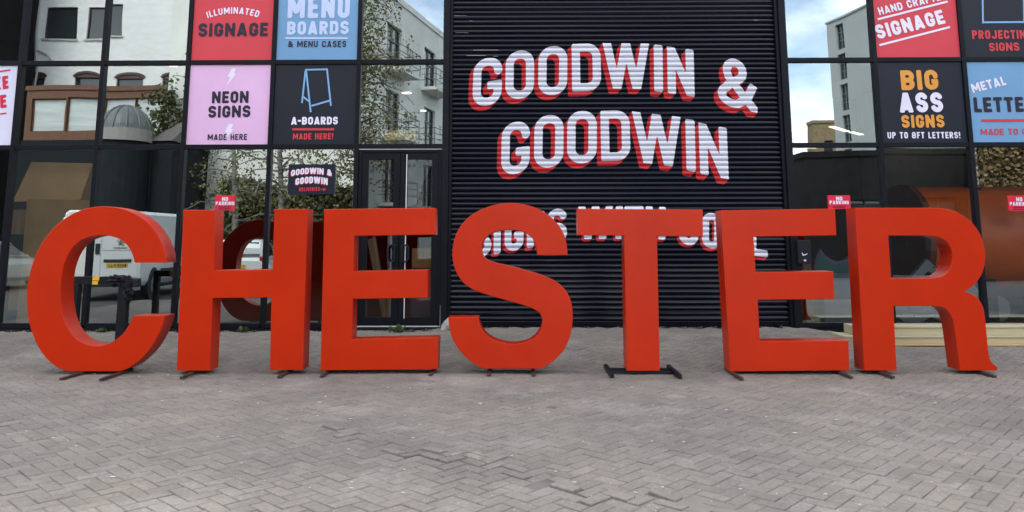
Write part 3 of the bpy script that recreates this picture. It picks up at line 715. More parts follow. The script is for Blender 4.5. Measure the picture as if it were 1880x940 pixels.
# ------------------------------------------------------------------ giant letters
def smooth(pts, n=6):
    """pts: (x, y) or (x, y, 1) for a corner; Catmull-Rom between corners"""
    out_, m = [], len(pts); cor = [len(p_) > 2 for p_ in pts]
    g = lambda i: Vector(pts[i % m][:2])
    for i in range(m):
        p1, p2 = g(i), g(i+1)
        if cor[i] and cor[(i+1) % m]: out_.append(tuple(p1)); continue
        p0 = g(i-1) if not cor[i] else p1*2-p2 if True else p1
        p3 = g(i+2) if not cor[(i+1) % m] else p2*2-p1
        for k in range(n):
            t = k/n
            q = 0.5*((2*p1)+(p2-p0)*t+(2*p0-5*p1+4*p2-p3)*t*t+(3*p1-p0-3*p2+p3)*t**3)
            out_.append(tuple(q))
    return out_
c1 = 1
LET = {
 'C': (40, 370, 2.85, [[(755, 320, c1), (751, 275), (736, 225), (706, 168), (664, 116), (612, 76), (556, 48), (490, 31), (420, 25), (340, 36), (272, 61), (208, 102), (150, 157), (105, 217), (70, 286), (45, 360), (30, 440), (26, 520), (32, 600), (48, 670), (75, 740), (110, 798), (150, 842), (197, 873), (248, 889, c1), (517, 889, c1), (570, 866), (625, 822), (675, 764), (714, 697), (735, 648), (749, 598, c1), (583, 598, c1), (562, 643), (532, 688), (493, 722), (450, 745), (400, 756), (352, 751), (310, 735), (270, 704), (240, 661), (220, 612), (208, 552), (203, 490), (204, 425), (215, 352), (236, 290), (266, 241), (308, 205), (352, 186), (400, 178), (445, 178), (492, 188), (530, 210), (560, 241), (580, 280), (589, 320, c1)]]),
 'H': (310, 370, 2.85, [[(76, 44, 1), (243, 44, 1), (234, 360, 1), (542, 357, 1), (552, 39, 1), (725, 39, 1), (699, 882, 1), (528, 882, 1), (536, 502, 1), (228, 506, 1), (212, 886, 1), (40, 886, 1)]]),
 'E': (570, 370, 2.85, [[(72, 40, 1), (652, 33, 1), (653, 173, 1), (228, 180, 1), (224, 365, 1), (613, 358, 1), (612, 503, 1), (221, 510, 1), (217, 722, 1), (668, 712, 1), (664, 877, 1), (52, 884, 1)]]),
 'S': (810, 365, 2.85, [[(662, 295, c1), (656, 237), (640, 181), (608, 130), (562, 86), (502, 50), (432, 29), (360, 22), (290, 30), (222, 51), (160, 84), (111, 130), (78, 186), (61, 250), (60, 312), (73, 370), (100, 420), (140, 459), (190, 485), (250, 505), (330, 528), (400, 548), (458, 566), (500, 586), (523, 612), (530, 642), (524, 675), (505, 709), (475, 737), (430, 755), (380, 761), (330, 756), (282, 741), (241, 716), (213, 683), (200, 651), (195, 620, c1), (37, 620, c1), (41, 665), (53, 715), (76, 764), (110, 810), (158, 853), (220, 889, c1), (517, 889, c1), (562, 866), (605, 833), (645, 785), (672, 727), (686, 662), (688, 600), (680, 542), (661, 495), (630, 456), (585, 425), (530, 402), (460, 380), (400, 363), (335, 347), (280, 334), (240, 319), (219, 298), (211, 268), (215, 236), (232, 205), (265, 180), (310, 167), (360, 163), (410, 167), (450, 182), (480, 209), (496, 247), (503, 295, c1)]]),
 'T': (1050, 370, 2.848, [[(31, 38, 1), (684, 42, 1), (686, 183, 1), (445, 181, 1), (460, 886, 1), (287, 886, 1), (274, 178, 1), (32, 176, 1)]]),
 'E2': (1300, 370, 2.85, [[(66, 46, 1), (664, 37, 1), (672, 177, 1), (238, 184, 1), (249, 371, 1), (655, 365, 1), (661, 510, 1), (260, 515, 1), (272, 732, 1), (735, 728, 1), (740, 884, 1), (116, 890, 1)]]),
 'R': (1545, 370, 2.85, [[(72, 33, c1), (500, 33, c1), (562, 42), (620, 65), (671, 100), (711, 146), (738, 200), (752, 258), (752, 311), (742, 360), (720, 405), (689, 441), (645, 470, c1), (690, 488), (721, 516), (742, 556), (752, 612), (759, 680), (766, 755), (774, 810), (788, 842), (816, 866, c1), (816, 885, c1), (622, 885, c1), (612, 810), (600, 722), (590, 655), (578, 611), (560, 577), (530, 555), (488, 547, c1), (272, 547, c1), (290, 885, c1), (120, 885, c1)],
                      [(245, 178, c1), (435, 178, c1), (492, 182), (542, 204), (570, 242), (580, 291), (571, 341), (545, 379), (505, 398), (455, 403, c1), (260, 403, c1)]]),
}
LD = 0.262
def foot(px, py, root, y1=YL+LD-.01):
    q = PZ(px, py-2, 0.02)
    pobj_ = wobj('foot_bar', nbox(q.x-.019, q.x+.019, q.y, y1, .003, .028, .003), RUSTB, root)
LABEL = {'C': ('giant red letter C standing on two bars, first of the word', [(112, 697.5), (185, 698)]), 'H': ('giant red letter H standing on two bars', [(333, 694.5), (512, 693)]),
         'E': ('giant red letter E between the H and the S', [(590, 692), (790, 690)]), 'S': ('giant red letter S in front of the shutter', [(897.5, 690), (979.5, 690)]),
         'T': ('giant red letter T on a black H-shaped steel stand', []), 'E2': ('giant red letter E between the T and the R', [(1362, 697), (1563, 694)]), 'R': ('giant red letter R at the right end of the word', [(1640, 694), (1827, 692.5)])}
for key, (ox, oy, sc, loops) in LET.items():
    lps = []
    for lp in loops:
        q = [P(ox+x/sc, oy+y/sc, YL) for x, y in smooth(lp)]
        lps.append([(v.x, v.z) for v in q])
    cx = sum(v[0] for v in lps[0])/len(lps[0])
    root = empty('giant_letter', (cx, YL+LD/2, 0), LABEL[key][0], 'letter', 'giant red letters in a row')
    o = wobj('letter_body', chamfered(lps, YL, YL+LD, .004), RED, root)
    for px, py in LABEL[key][1]: foot(px, py, root)
    if key == 'T':
        a, b = PZ(1119, 692, .03), PZ(1246, 692, .03)
        for xx, yy0, yy1 in ((PZ(1124, 691, .02).x, 8.55, 9.20), (PZ(1250, 694, .02).x, 8.48, 9.15)):
            wobj('foot_bar', nbox(xx-.02, xx+.02, yy0, yy1, .004, .05, .003), STEELB, root)
        bm = bmesh.new(); box(bm, PZ(1124, 691, .02).x+.02, PZ(1250, 694, .02).x-.02, 8.90, 8.94, .012, .048, .002); wobj('cross_bar', bm, STEELB, root); bm = bmesh.new(); box(bm, PZ(1124, 691, .02).x+.02, PZ(1250, 694, .02).x-.02, 8.82, 8.86, .004, .028, .002)
        wobj('cross_bar', bm, STEELB, root)

# ------------------------------------------------------------------ barrier hoop behind the C
YB = 10.45
xa, xb = P(137, 560, YB).x, P(223, 560, YB).x; zt = P(200, 508, YB).z; zg = gz(xa, YB)
root = empty('hoop_barrier', ((xa+xb)/2, YB, zg), 'black square steel hoop barrier with yellow tape behind the C', 'barrier')
wobj('post', nbox(xa-.05, xa+.03, YB, YB+.1, zg-.05, zt-.10, .004), STEELB, root); wobj('post', nbox(xb-.06, xb+.06, YB, YB+.1, zg-.05, zt, .004), STEELB, root)
wobj('rail', nbox(xa-.05, xb-.06, YB, YB+.1, zt-.098, zt, .004), STEELB, root)
q = P(176, 514, YB).x
for a in ((q-.045, q+.045, YB-.003, YB+.103, zt-.049, zt+.003), (q-.045, q+.03, YB-.0035, YB+.1035, zt-.103, zt-.056)):
    wobj('tape', nbox(*a), mat('yellow_tape', (0.72, 0.40, 0.02), .4), root)
bm = bmesh.new(); bmesh.ops.create_icosphere(bm, subdivisions=3, radius=1)
for v in bm.verts:
    f = 1+.18*math.sin(9*v.co.x+3*v.co.z)+.14*math.sin(11*v.co.z+5*v.co.y)
    v.co = Vector((xb-.10+v.co.x*f*.13, YB+.045+v.co.y*f*.08, zt-.05+v.co.z*f*.075))
wobj('wrap', bm, mat('black_plastic_wrap', (.007, .0065, .009), .5, spec=.15), root)
bm = bmesh.new(); bmesh.ops.create_icosphere(bm, subdivisions=3, radius=1)
for v in bm.verts:
    f = 1+.2*math.sin(8*v.co.z+4*v.co.x)
    v.co = Vector((xb+.05+v.co.x*f*.06, YB+.045+v.co.y*f*.07, zt-.18+v.co.z*f*.17))
wobj('wrap', bm, MATS['black_plastic_wrap'], root)

# ------------------------------------------------------------------ gold boards stacked at the foot of the right-hand glass
x0b = P(1549, 630, 10.75).x
def zpx(py, Y, px=1700): return P(px, py, Y).z
for (py0, py1, Y0, Y1, xs_, xe, m_, lab) in ((635.5, 632, 10.72, 11.25, x0b, 11.2, GOLDD, 'thin orange plank under the pale gold boards'),
                                        (631.5, 617, 10.76, 11.20, P(1550, 625, 10.76).x, 11.1, GOLD, 'lower of two long pale gold boards stacked by the window'),
                                        (615.5, 599, 10.84, 11.22, P(1570, 605, 10.84).x, 11.0, GOLD, 'upper of two long pale gold boards stacked by the window')):
    z0, z1 = zpx(py0, Y0), zpx(py1, Y0)
    bm = nbox(xs_, xe, Y0, Y1, z0, z1, .006)
    root = empty('long_board', (xs_+.5, Y0, z0), lab, 'board', 'long boards stacked by the window')
    wobj('board', bm, m_, root)
    if m_ is GOLD: wobj('lip', nbox(xs_, xe, Y0-.02, Y0-.001, z1-.018, z1+.004, .003), GOLD, root)

# ------------------------------------------------------------------ things behind the glass
Z6 = lambda x, y: (x/2.611, 260+y/2.611)
tag(obj('cardboard_sheet', px_prism([Z6(60, 288), Z6(150, 98), Z6(447, 104), Z6(385, 278)], YF+.45, .012), mat('cardboard_light', (.66, .40, .17), .85, var=.1, vscale=2)), 'slanted brown cardboard sheet behind the glass left of the C', 'cardboard')
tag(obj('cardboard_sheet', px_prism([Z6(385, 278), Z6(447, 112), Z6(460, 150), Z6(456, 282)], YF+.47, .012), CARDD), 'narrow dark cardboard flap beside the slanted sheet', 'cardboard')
tag(obj('cardboard_sheet', px_prism([Z6(130, 275), Z6(440, 281), Z6(432, 470), Z6(410, 868), Z6(78, 868)], YF+.30, .012), CARD), 'tall upright cardboard sheet behind the glass and the C', 'cardboard')
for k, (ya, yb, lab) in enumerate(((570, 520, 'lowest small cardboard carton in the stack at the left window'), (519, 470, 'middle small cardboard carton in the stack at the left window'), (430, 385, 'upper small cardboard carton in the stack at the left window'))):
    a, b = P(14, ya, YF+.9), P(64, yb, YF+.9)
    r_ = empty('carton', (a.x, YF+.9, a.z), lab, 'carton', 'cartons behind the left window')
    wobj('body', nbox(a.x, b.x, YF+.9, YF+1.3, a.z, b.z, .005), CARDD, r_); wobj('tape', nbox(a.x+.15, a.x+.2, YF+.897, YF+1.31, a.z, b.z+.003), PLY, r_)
D8 = lambda x, y: (580+x/2.61, 260+y/2.61)
tag(obj('plywood_board', px_prism([D8(246, 470), D8(285, 455), D8(350, 840), D8(318, 850)], YF+.55, .018), PLY), 'pale plywood board leaning inside the left door', 'board')
tag(obj('timber_batten', px_prism([D8(273, 455), D8(283, 455), D8(338, 845), D8(326, 845)], YF+.50, .03), mat('pine', (.36, .25, .13), .7, var=.1)), 'thin pine batten leaning on the plywood inside the door', 'batten')
tag(obj('timber_post', px_prism([D8(215, 520), D8(236, 520), D8(230, 845), D8(210, 845)], YF+.62, .06), PLY), 'upright brown timber post inside the left door', 'post')
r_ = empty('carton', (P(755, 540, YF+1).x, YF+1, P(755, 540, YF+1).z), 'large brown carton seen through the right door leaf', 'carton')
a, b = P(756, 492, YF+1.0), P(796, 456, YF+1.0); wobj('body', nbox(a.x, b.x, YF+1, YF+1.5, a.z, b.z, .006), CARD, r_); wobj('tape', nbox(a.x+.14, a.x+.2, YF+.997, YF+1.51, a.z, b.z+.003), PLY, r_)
a, b = P(752, 590, YF+.95), P(800, 493, YF+.95)
r_ = empty('metal_cabinet', (a.x, YF+.95, a.z), 'grey cabinet under the carton behind the right door leaf', 'cabinet')
wobj('body', nbox(a.x, b.x, YF+.95, YF+1.55, a.z, b.z-.004, .006), mat('cabinet_grey', (.10, .11, .12), .4), r_); wobj('handle', nbox(a.x+.06, a.x+.08, YF+.93, YF+.948, a.z+.4, a.z+.55), STEELB, r_)
tag(obj('hanging_sheet', px_prism([D8(440, 70), D8(575, 70), D8(520, 180), D8(480, 300), D8(440, 310)], YF+.8, .01), mat('pale_sheet', (.20, .205, .215), .6, var=.3, vscale=4)), 'pale plastic sheet hanging behind the right door leaf', 'sheet')
tag(obj('paper_notice', px_prism([(707, 239), (762, 238.5), (764, 257), (706, 257)], YF+.03, .004), mat('tan_paper', (.62, .45, .2), .8)), 'tan paper strip stuck inside the window above the door', 'notice')

# orange tank, grey letter, panels behind the right-hand glass
yt = YF+1.25
ctr = P(1700, 437, yt); ra = (P(1700, 345, yt).z-P(1700, 535, yt).z)/2; xt0 = P(1662, 430, yt).x
root = empty('storage_tank', (xt0+1.8, yt, zB), 'long orange cylindrical tank lying behind the glass right of the R', 'tank')
TANK = mat('tank_orange', (0.92, 0.155, 0.008), .4, var=.12, vscale=1.5)
bm = bmesh.new(); tube(bm, [(xt0, yt, ctr.z), (xt0+.02, yt, ctr.z), (11.5, yt, ctr.z)], [ra*.96, ra, ra], 48)
for f in bm.faces: f.smooth = len(f.verts) == 4
wobj('shell', bm, TANK, root)
bm = bmesh.new(); tube(bm, [(xt0-.05, yt, ctr.z), (xt0+.05, yt, ctr.z)], ra*1.04, 48); wobj('rim', bm, mat('tank_dark_red', (.16, .03, .02), .5), root)
bm = bmesh.new(); tube(bm, [(xt0-.09, yt, ctr.z), (xt0-.04, yt, ctr.z)], ra*.16, 24); wobj('hub', bm, STEELB, root)
for xx in (xt0+.8, xt0+3.2): wobj('cradle', nbox(xx, xx+.2, yt-.7, yt+.7, zB-.02, ctr.z-ra*.75), STEELB, root)
root = empty('cable_drum', (P(1826, 580, YF+.6).x, YF+.6, zB), 'grey round drum on the floor under the orange tank', 'drum')
c_ = P(1826, 566, YF+.7)
bm = bmesh.new(); cyl(bm, (c_.x, YF+.65, c_.z), (0, 1, 0), .2, .05, 32); wobj('flange', bm, mat('drum_grey', (.20, .19, .18), .6), root)
bm = bmesh.new(); cyl(bm, (c_.x, YF+.85, c_.z), (0, 1, 0), .12, .34, 24); wobj('core', bm, CARDD, root)
bm = bmesh.new(); cyl(bm, (c_.x, YF+1.05, c_.z), (0, 1, 0), .2, .05, 32); wobj('flange', bm, MATS['drum_grey'], root)
GREY = mat('grey_sheet', (0.17, 0.19, 0.22), .45, var=.1)
G3 = lambda x, y: (1420+x/2.474, 260+y/2.474)
tag(obj('metal_sheet', px_prism([G3(228, 598), G3(362, 598), G3(362, 832), G3(232, 832)], YF+.35, .03), GREY), 'flat grey sheet standing behind the glass left of the R', 'sheet')
root = empty('crown_sign', (P(1515, 500, YF+.5).x, YF+.5, P(1515, 500, YF+.5).z), 'teal crown-shaped sign with purple rim behind the glass', 'sign')
tp = [(185, 560), (195, 520), (215, 488), (235, 515), (262, 535), (290, 545), (320, 540), (345, 520), (345, 640), (185, 640)]
wobj('rim', px_prism([G3(*t) for t in tp], YF+.52, .08), mat('sign_purple', (.16, .12, .24), .5), root)
wobj('face', px_prism([G3(190, 565), G3(202, 528), G3(214, 505), G3(232, 530), G3(260, 549), G3(290, 558), G3(322, 552), G3(340, 542), G3(340, 640), G3(190, 640)], YF+.50, .015), mat('sign_teal', (.02, .16, .15), .5), root)
R7 = lambda x, y: (1545+x/2.85, 370+y/2.85)
root = empty('grey_sign_letter', (P(1690, 598, YF+.4).x, YF+.4, P(1690, 598, YF+.4).z), 'unpainted grey metal letter with pointed top behind the glass and the R', 'letter')
oc = [(370, 388), (449, 300), (530, 380), (600, 440), (690, 430), (718, 470), (700, 530), (560, 645), (470, 600), (400, 645), (340, 640), (290, 600), (272, 540), (300, 470)]
lp = [(p_.x, p_.z) for p_ in (P(*R7(x, y), YF+.4) for x, y in oc)]; hl = [(p_.x, p_.z) for p_ in (P(*R7(x, y), YF+.4) for x, y in [(455, 362), (485, 388), (430, 388)])]
wobj('face', prism([lp, hl], YF+.4, YF+.5), mat('grey_metal', (.24, .26, .29), .4, var=.1), root)
for x, y in ((310, 590), (350, 560), (380, 600), (420, 620), (450, 570), (490, 600), (400, 350), (480, 345), (340, 630)):
    q = P(*R7(x, y), YF+.4); wobj('rivet', cyl(bmesh.new(), (q.x, YF+.397, q.z), (0, 1, 0), .012, .005, 10), STEELB, root)
tag(obj('steel_column', px_prism([(1782, 275), (1800, 275), (1806, 596), (1788, 596)], YF+.9, .2), STEELB), 'dark steel column inside, left of the orange tank', 'column')
tag(obj('timber_post', px_prism([G3(135, 555), G3(172, 555), G3(185, 832), G3(150, 832)], YF+.5, .08), CARDD), 'brown timber post behind the glass under the ash bin', 'post')

# ceiling lights inside
LAMP = mat('lamp_diffuser', (1.0, .90, .70), .5, emit=0.95)
for p0, p1, z, lab in (((1479, 272), (1500, 272), 4.3, 'lit strip light just under the transom beside the shutter'), ((1691, 274), (1730, 282), 4.2, 'lit strip light behind the glass above the R'),
                       ((1526, 233), (1556, 242), 4.6, 'left of two lit strip lights over the tower reflection'), ((1562, 243), (1582, 248), 4.6, 'right of two lit strip lights over the tower reflection'),
                       ((308, 121), (324, 121), 4.6, 'small lit ceiling light left of the pink sign'), ((739, 172), (754, 171), 4.6, 'lit ceiling light behind the birch reflection above the door'), ((771, 204), (783, 204), 4.6, 'lower right lit ceiling light above the door')):
    a, b = PZ(*p0, z), PZ(*p1, z); q = (a+b)/2; ln = (b-a).length/2; an = math.atan2(b.y-a.y, b.x-a.x)
    root = empty('ceiling_light', q, lab, 'ceiling light', 'ceiling lights inside', an)
    pobj('housing', nbox(-ln, ln, -.08, .08, .021, .06), CEIL, root); pobj('diffuser', nbox(-ln+.01, ln-.01, -.07, .07, 0, .02), LAMP, root)
    for s_ in (-.8, .8): pobj('hanger', tube(bmesh.new(), [(s_*ln, 0, .06), (s_*ln, 0, 6.0-z)], .002, 4), STEELB, root)
    al = bpy.data.lights.new('ceiling_light', 'AREA'); al.shape = 'RECTANGLE'; al.size = 2*ln; al.size_y = .12; al.energy = 4; al.color = (1, .93, .8)
    ao = bpy.data.objects.new('ceiling_light_lamp', al); COL.objects.link(ao); ao.location = (0, 0, -.02); ao.parent = root

# ------------------------------------------------------------------ weeds and rubble along the foot of the building
LEAFW = mat('weed_green', (0.04, 0.075, 0.015), .6, var=.35, vscale=20)
def weed(px, py, sz, n, lab):
    q = P(px, py, YF-.14); z = gz(q.x, YF-.14); vs, fs = [], []
    for k in range(n):
        a = rng.uniform(0, 6.28); el = rng.uniform(.2, 1.4); ln = sz*rng.uniform(.5, 1.0); wd = ln*rng.uniform(.14, .24)
        d = Vector((math.cos(a)*math.cos(el), math.sin(a)*math.cos(el)*.6, math.sin(el))); s_ = d.cross(Vector((0, 0, 1))).normalized()
        b0 = Vector((q.x+rng.normal(0, sz*.25), YF-.14+rng.normal(0, .02), z-.005)); i = len(vs)
        vs += [b0, b0+d*ln*.5+s_*wd, b0+d*ln-Vector((0, 0, ln*.2)), b0+d*ln*.5-s_*wd]; fs.append((i, i+1, i+2, i+3))
    tag(obj('weed', mesh_from('weed', vs, fs), LEAFW), lab, 'weed', 'weeds along the building')
weed(446, 607, .13, 46, 'bright green leafy weed at the plinth behind the H'); weed(186, 609, .11, 40, 'low green weed at the plinth seen through the C')
weed(731, 607, .17, 36, 'tallest weed below the doors behind the left-hand E'); weed(757, 609, .08, 30, 'low weed below the right door leaf'); weed(781, 608, .07, 22, 'smallest weed near the door corner'); weed(1434, 603, .06, 24, 'tiny moss tuft at the right foot of the shutter')
dv, df = [], []
for q in range(900):
    x = rng.uniform(-10, 3.9) if q > 330 else rng.uniform(-2.6, -0.95); y = YF-.03-abs(rng.normal(0, .07)); s_ = rng.uniform(.004, .013); a = rng.uniform(0, 6.28); z = gz(x, y)-.002
    k = len(dv); ring = [(x+math.cos(a+t)*s_*rng.uniform(.6, 1.6), y+math.sin(a+t)*s_*rng.uniform(.5, 1)) for t in (0, 1.6, 3.1, 4.6)]
    dv += [(p_[0], p_[1], z) for p_ in ring]+[(x, y, z+s_*1.1)]
    for e in range(4): df.append((k+e, k+(e+1) % 4, k+4))
tag(obj('debris', mesh_from('debris', dv, df), mat('debris_grit', (.10, .08, .055), .95, col2=(.26, .22, .17), vscale=3)), 'grit and dead leaves gathered along the foot of the frontage', 'debris', kind='stuff')
q = PZ(815, 622, .12)
bm = bmesh.new(); bmesh.ops.create_icosphere(bm, subdivisions=2, radius=1)
for v in bm.verts:
    v.co = Vector((q.x+v.co.x*.09+.05*v.co.z, 11.42+v.co.y*.08, gz(q.x, 11.42)+.06+v.co.z*.13*(1-.3*abs(v.co.x))))+Vector(rng.normal(0, .008, 3))
tag(obj('rubble', bm, mat('rubble_stone', (.30, .28, .26), .9, var=.2, vscale=9)), 'broken lump of pale concrete at the left foot of the shutter', 'rubble')

# ================================================================== the street behind the camera, seen mirrored in the glass
def wallgrid(O, u, wd, ht, holes, dep=.18):
    """wall front face with openings and reveals; O bottom-left corner, u along the wall, front normal = u x up turned outwards"""
    u = Vector(u).normalized(); n = Vector((u.y, -u.x, 0)); bm = bmesh.new(); O = Vector(O)
    us = sorted({0, wd, *[h[0] for h in holes], *[h[1] for h in holes]}); vs_ = sorted({0, ht, *[h[2] for h in holes], *[h[3] for h in holes]})
    pt = lambda a, b, d=0: O+u*a+Vector((0, 0, b))-n*d
    for a0, a1 in zip(us, us[1:]):
        for b0, b1 in zip(vs_, vs_[1:]):
            ca, cb = (a0+a1)/2, (b0+b1)/2
            if any(h[0] < ca < h[1] and h[2] < cb < h[3] for h in holes): continue
            bm.faces.new([bm.verts.new(pt(a, b)) for a, b in ((a0, b0), (a1, b0), (a1, b1), (a0, b1))])
    for h in holes:
        cs = [(h[0], h[2]), (h[1], h[2]), (h[1], h[3]), (h[0], h[3])]
        for k in range(4):
            p_, q_ = cs[k], cs[(k+1) % 4]
            bm.faces.new([bm.verts.new(x) for x in (pt(*p_), pt(*p_, dep), pt(*q_, dep), pt(*q_))])
    return bm, pt
def building(name, label, O, u, wd, ht, dp, m, wins, fm, cat='building', sill=None, nx=2, ny=2, arch=False, parapet=.25, reveal=.18, glass=BGLASS):
    u = Vector(u).normalized(); n = Vector((u.y, -u.x, 0)); O = Vector(O)
    root = empty(name, O+u*wd/2, label, cat)
    bm, pt = wallgrid(O, u, wd, ht, wins, reveal)
    for a, b in ((pt(0, 0), pt(0, 0, dp)), (pt(0, 0, dp), pt(wd, 0, dp)), (pt(wd, 0, dp), pt(wd, 0))):
        bm.faces.new([bm.verts.new(x) for x in (a, b, b+Vector((0, 0, ht)), a+Vector((0, 0, ht)))])
    wobj('wall', bm, m, root)
    bm = bmesh.new()
    a, b = pt(wd/2, ht+parapet/2, -.08), pt(wd/2, ht+parapet/2, dp)
    beam(bm, a, b, wd+.16, parapet); wobj('roof', bm, m if parapet < .5 else MATS['slate'], root)
    for h in wins:
        bm = bmesh.new(); fw = .05
        for a in [h[0]+fw/2+(h[1]-h[0]-fw)*k/nx for k in range(nx+1)]: beam(bm, pt(a, h[2], reveal-.04), pt(a, h[3], reveal-.04), fw, .05)
        for b in [h[2]+fw/2+(h[3]-h[2]-fw)*k/ny for k in range(ny+1)]: beam(bm, pt(h[0], b, reveal-.042), pt(h[1], b, reveal-.042), .046, fw)
        f = wobj('window', bm, fm, root)
        bm = bmesh.new(); bm.faces.new([bm.verts.new(pt(a, b, reveal)) for a, b in ((h[0], h[2]), (h[1], h[2]), (h[1], h[3]), (h[0], h[3]))]); wobj('pane', bm, glass, f)
        if sill: bm = bmesh.new(); beam(bm, pt(h[0]-.1, h[2]-.05, -.04), pt(h[1]+.1, h[2]-.05, -.04), .12, .1); wobj('sill', bm, sill, f)
        if arch and h[3] < 13:
            bm = bmesh.new(); k = 10; w_ = (h[1]-h[0])/2; c_ = (h[0]+h[1])/2; pr = None
            for i in range(k+1):
                t = math.pi*i/k; p_ = pt(c_-w_*1.08*math.cos(t), h[3]+.02+.28*math.sin(t), -.03)
                if pr: beam(bm, pr, p_, .1, .14)
                pr = p_
            bm.faces.new([bm.verts.new(pt(c_-w_*math.cos(math.pi*i/k), h[3]+.27*math.sin(math.pi*i/k), -.012)) for i in range(k+1)])
            wobj('arch', bm, fm, f)
    return root, pt
WBRICK = mat('white_painted_brick', (0.66, 0.67, 0.66), .8, col2=(0.78, 0.78, 0.76), vscale=1.3, bump=.4, bscale=14, stretch=(1, 1, 3))
WREND = mat('white_render', (0.72, 0.71, 0.66), .8, var=.08, vscale=.8)
BROWN = mat('brown_timber', (0.13, 0.05, 0.022), .6, var=.25, vscale=2, stretch=(5, 5, .5))
DBRICK = mat('dark_brick', (0.013, 0.012, 0.013), .85, spec=.1, var=.35, vscale=3)
GTOW = mat('grey_render', (0.39, 0.405, 0.40), .8, var=.05, vscale=.4)
TBRICK = mat('tan_brick', (0.25, 0.18, 0.10), .85, var=.3, vscale=6)
SLATE = mat('slate', (0.10, 0.085, 0.08), .7, var=.3, vscale=8)
LEAD = mat('lead_grey', (0.12, 0.125, 0.125), .5, var=.2, vscale=5)
DFR = mat('dark_window_frame', (.03, .028, .028), .5)
PFR = mat('pale_sill', (.45, .44, .42), .7)
up = Vector((0, 0, 1))
# white painted brick block: its front faces the glass (+y)
yv = 44.0; xr_ = V(662, 300, yv).x; xl_ = V(42, 300, yv).x; yw = 2*YF-yv
def wloc(px0, px1, py0, py1):     # window as offsets from the wall's bottom-left when looked at from the front (x runs backwards)
    a, b = P(px0, py1, yv), P(px1, py0, yv); return (xr_-b.x, xr_-a.x, a.z, b.z)
wins = [wloc(86, 140, 70, 13), wloc(163, 222, 70, 13), wloc(42, 74, 205, 143), wloc(135, 176, 205, 143), wloc(214, 260, 205, 143), wloc(300, 340, 205, 143), wloc(420, 470, 70, 13), wloc(540, 590, 70, 13)]
wins = [(h[0], h[1], min(h[2], h[3]), max(h[2], h[3])) for h in wins]
building('brick_building', 'white painted brick building reflected in the upper left panes', (xr_, yw, 0), (-1, 0, 0), xr_-xl_, 20, 12, WBRICK, wins, mat('brown_window_frame', (.07, .035, .03), .5), sill=PFR, nx=1, ny=1, arch=True)
root = empty('drain_pipe', V(75, 100, yv), 'pale drainpipe on the white painted brick building', 'pipe')
bm = bmesh.new(); q0, q1 = V(68, 100, yv), V(76, -60, yv)
tube(bm, [(q0.x, yw+.08, 2), (q0.x, yw+.08, q0.z), (q1.x, yw+.08, q1.z)], .07, 8); q2, q3 = V(70, 92, yv), V(104, 108, yv); tube(bm, [(q2.x, yw+.1, q2.z), (q3.x-.6, yw+.1, q3.z+.3), (q3.x, yw+.1, q3.z-.4)], .06, 8)
wobj('pipe', bm, PFR, root)
# arched heads of the lower windows belong to the brick building: dark timber building in front hides their feet
# brown timber building in front, reflected below it
yb = 39.0; xr2 = V(415, 300, yb).x; xl2 = V(36, 300, yb).x; zb1 = P(200, 166, yb).z
def bloc(px0, px1, py0, py1):
    a, b = P(px0, py1, yb), P(px1, py0, yb); return (xr2-b.x, xr2-a.x, min(a.z, b.z), max(a.z, b.z))
bw = [bloc(58, 113, 242, 182), bloc(121, 176, 242, 180), bloc(192, 247, 243, 180), bloc(252, 311, 243, 180), bloc(318, 338, 243, 180), bloc(346, 372, 305, 280), bloc(377, 404, 305, 280)]

building('timber_building', 'brown timber fronted building reflected in the left panes', (xr2, 2*YF-yb, 0), (-1, 0, 0), xr2-xl2, zb1, 4, BROWN, bw, mat('timber_frame', (.16, .065, .03), .5), nx=1, ny=1, glass=mat('painted_sky_glass', (.36, .39, .38), .25, col2=(.62, .64, .62), vscale=.9, stretch=(.3, .3, 2.5)))  # pale colour paints the sky and trees mirrored in these panes
lower = nbox(xl2-.05, V(338, 300, yb).x, 2*YF-yb+.01, 2*YF-yb+.12, 0, P(200, 259, yb).z)
tb_root = [o for o in bpy.data.objects if o.name == 'timber_building'][0]
wobj('lower_wall', lower, mat('dark_shopfront', (.014, .017, .019), .7, spec=.1), tb_root)
# lead dome and slate roof pavilion
c_ = V(231, 240, 31.5); rd = abs(V(188, 240, 31.5).x-V(274, 240, 31.5).x)/2
root = empty('domed_pavilion', (c_.x, c_.y, 0), 'small pavilion with ribbed lead dome and slate roof in the reflection', 'pavilion')
bm = bmesh.new(); nseg = 24
prof = [(rd*math.cos(R(a)), c_.z+rd*1.05*math.sin(R(a))) for a in range(0, 91, 9)]
rings = [[bm.verts.new((c_.x+r0*math.cos(2*math.pi*k/nseg), c_.y+r0*math.sin(2*math.pi*k/nseg), z0)) for k in range(nseg)] for r0, z0 in prof]
for a, b in zip(rings, rings[1:]):
    for k in range(nseg): bm.faces.new((a[k], a[(k+1) % nseg], b[(k+1) % nseg], b[k]))
wobj('dome', bm, LEAD, root)
bm = bmesh.new()
for k in range(0, nseg, 2):
    t = 2*math.pi*k/nseg; tube(bm, [(c_.x+(r0+.02)*math.cos(t), c_.y+(r0+.02)*math.sin(t), z0+.01) for r0, z0 in prof], .035, 5)
wobj('rib', bm, LEAD, root)
bm = bmesh.new(); tube(bm, [(c_.x, c_.y, 0), (c_.x, c_.y, c_.z-.5)], rd*.98, 24); wobj('wall', bm, mat('pavilion_brick', (.016, .019, .021), .8, spec=.1, var=.2), root)
bm = bmesh.new(); tube(bm, [(c_.x, c_.y, c_.z-.5), (c_.x, c_.y, c_.z)], [rd*1.1, rd*1.04], 24); wobj('cornice', bm, mat('cornice_stone', (.24, .22, .20), .7), root)
bm = bmesh.new(); hx = V(335, 240, 32.5)
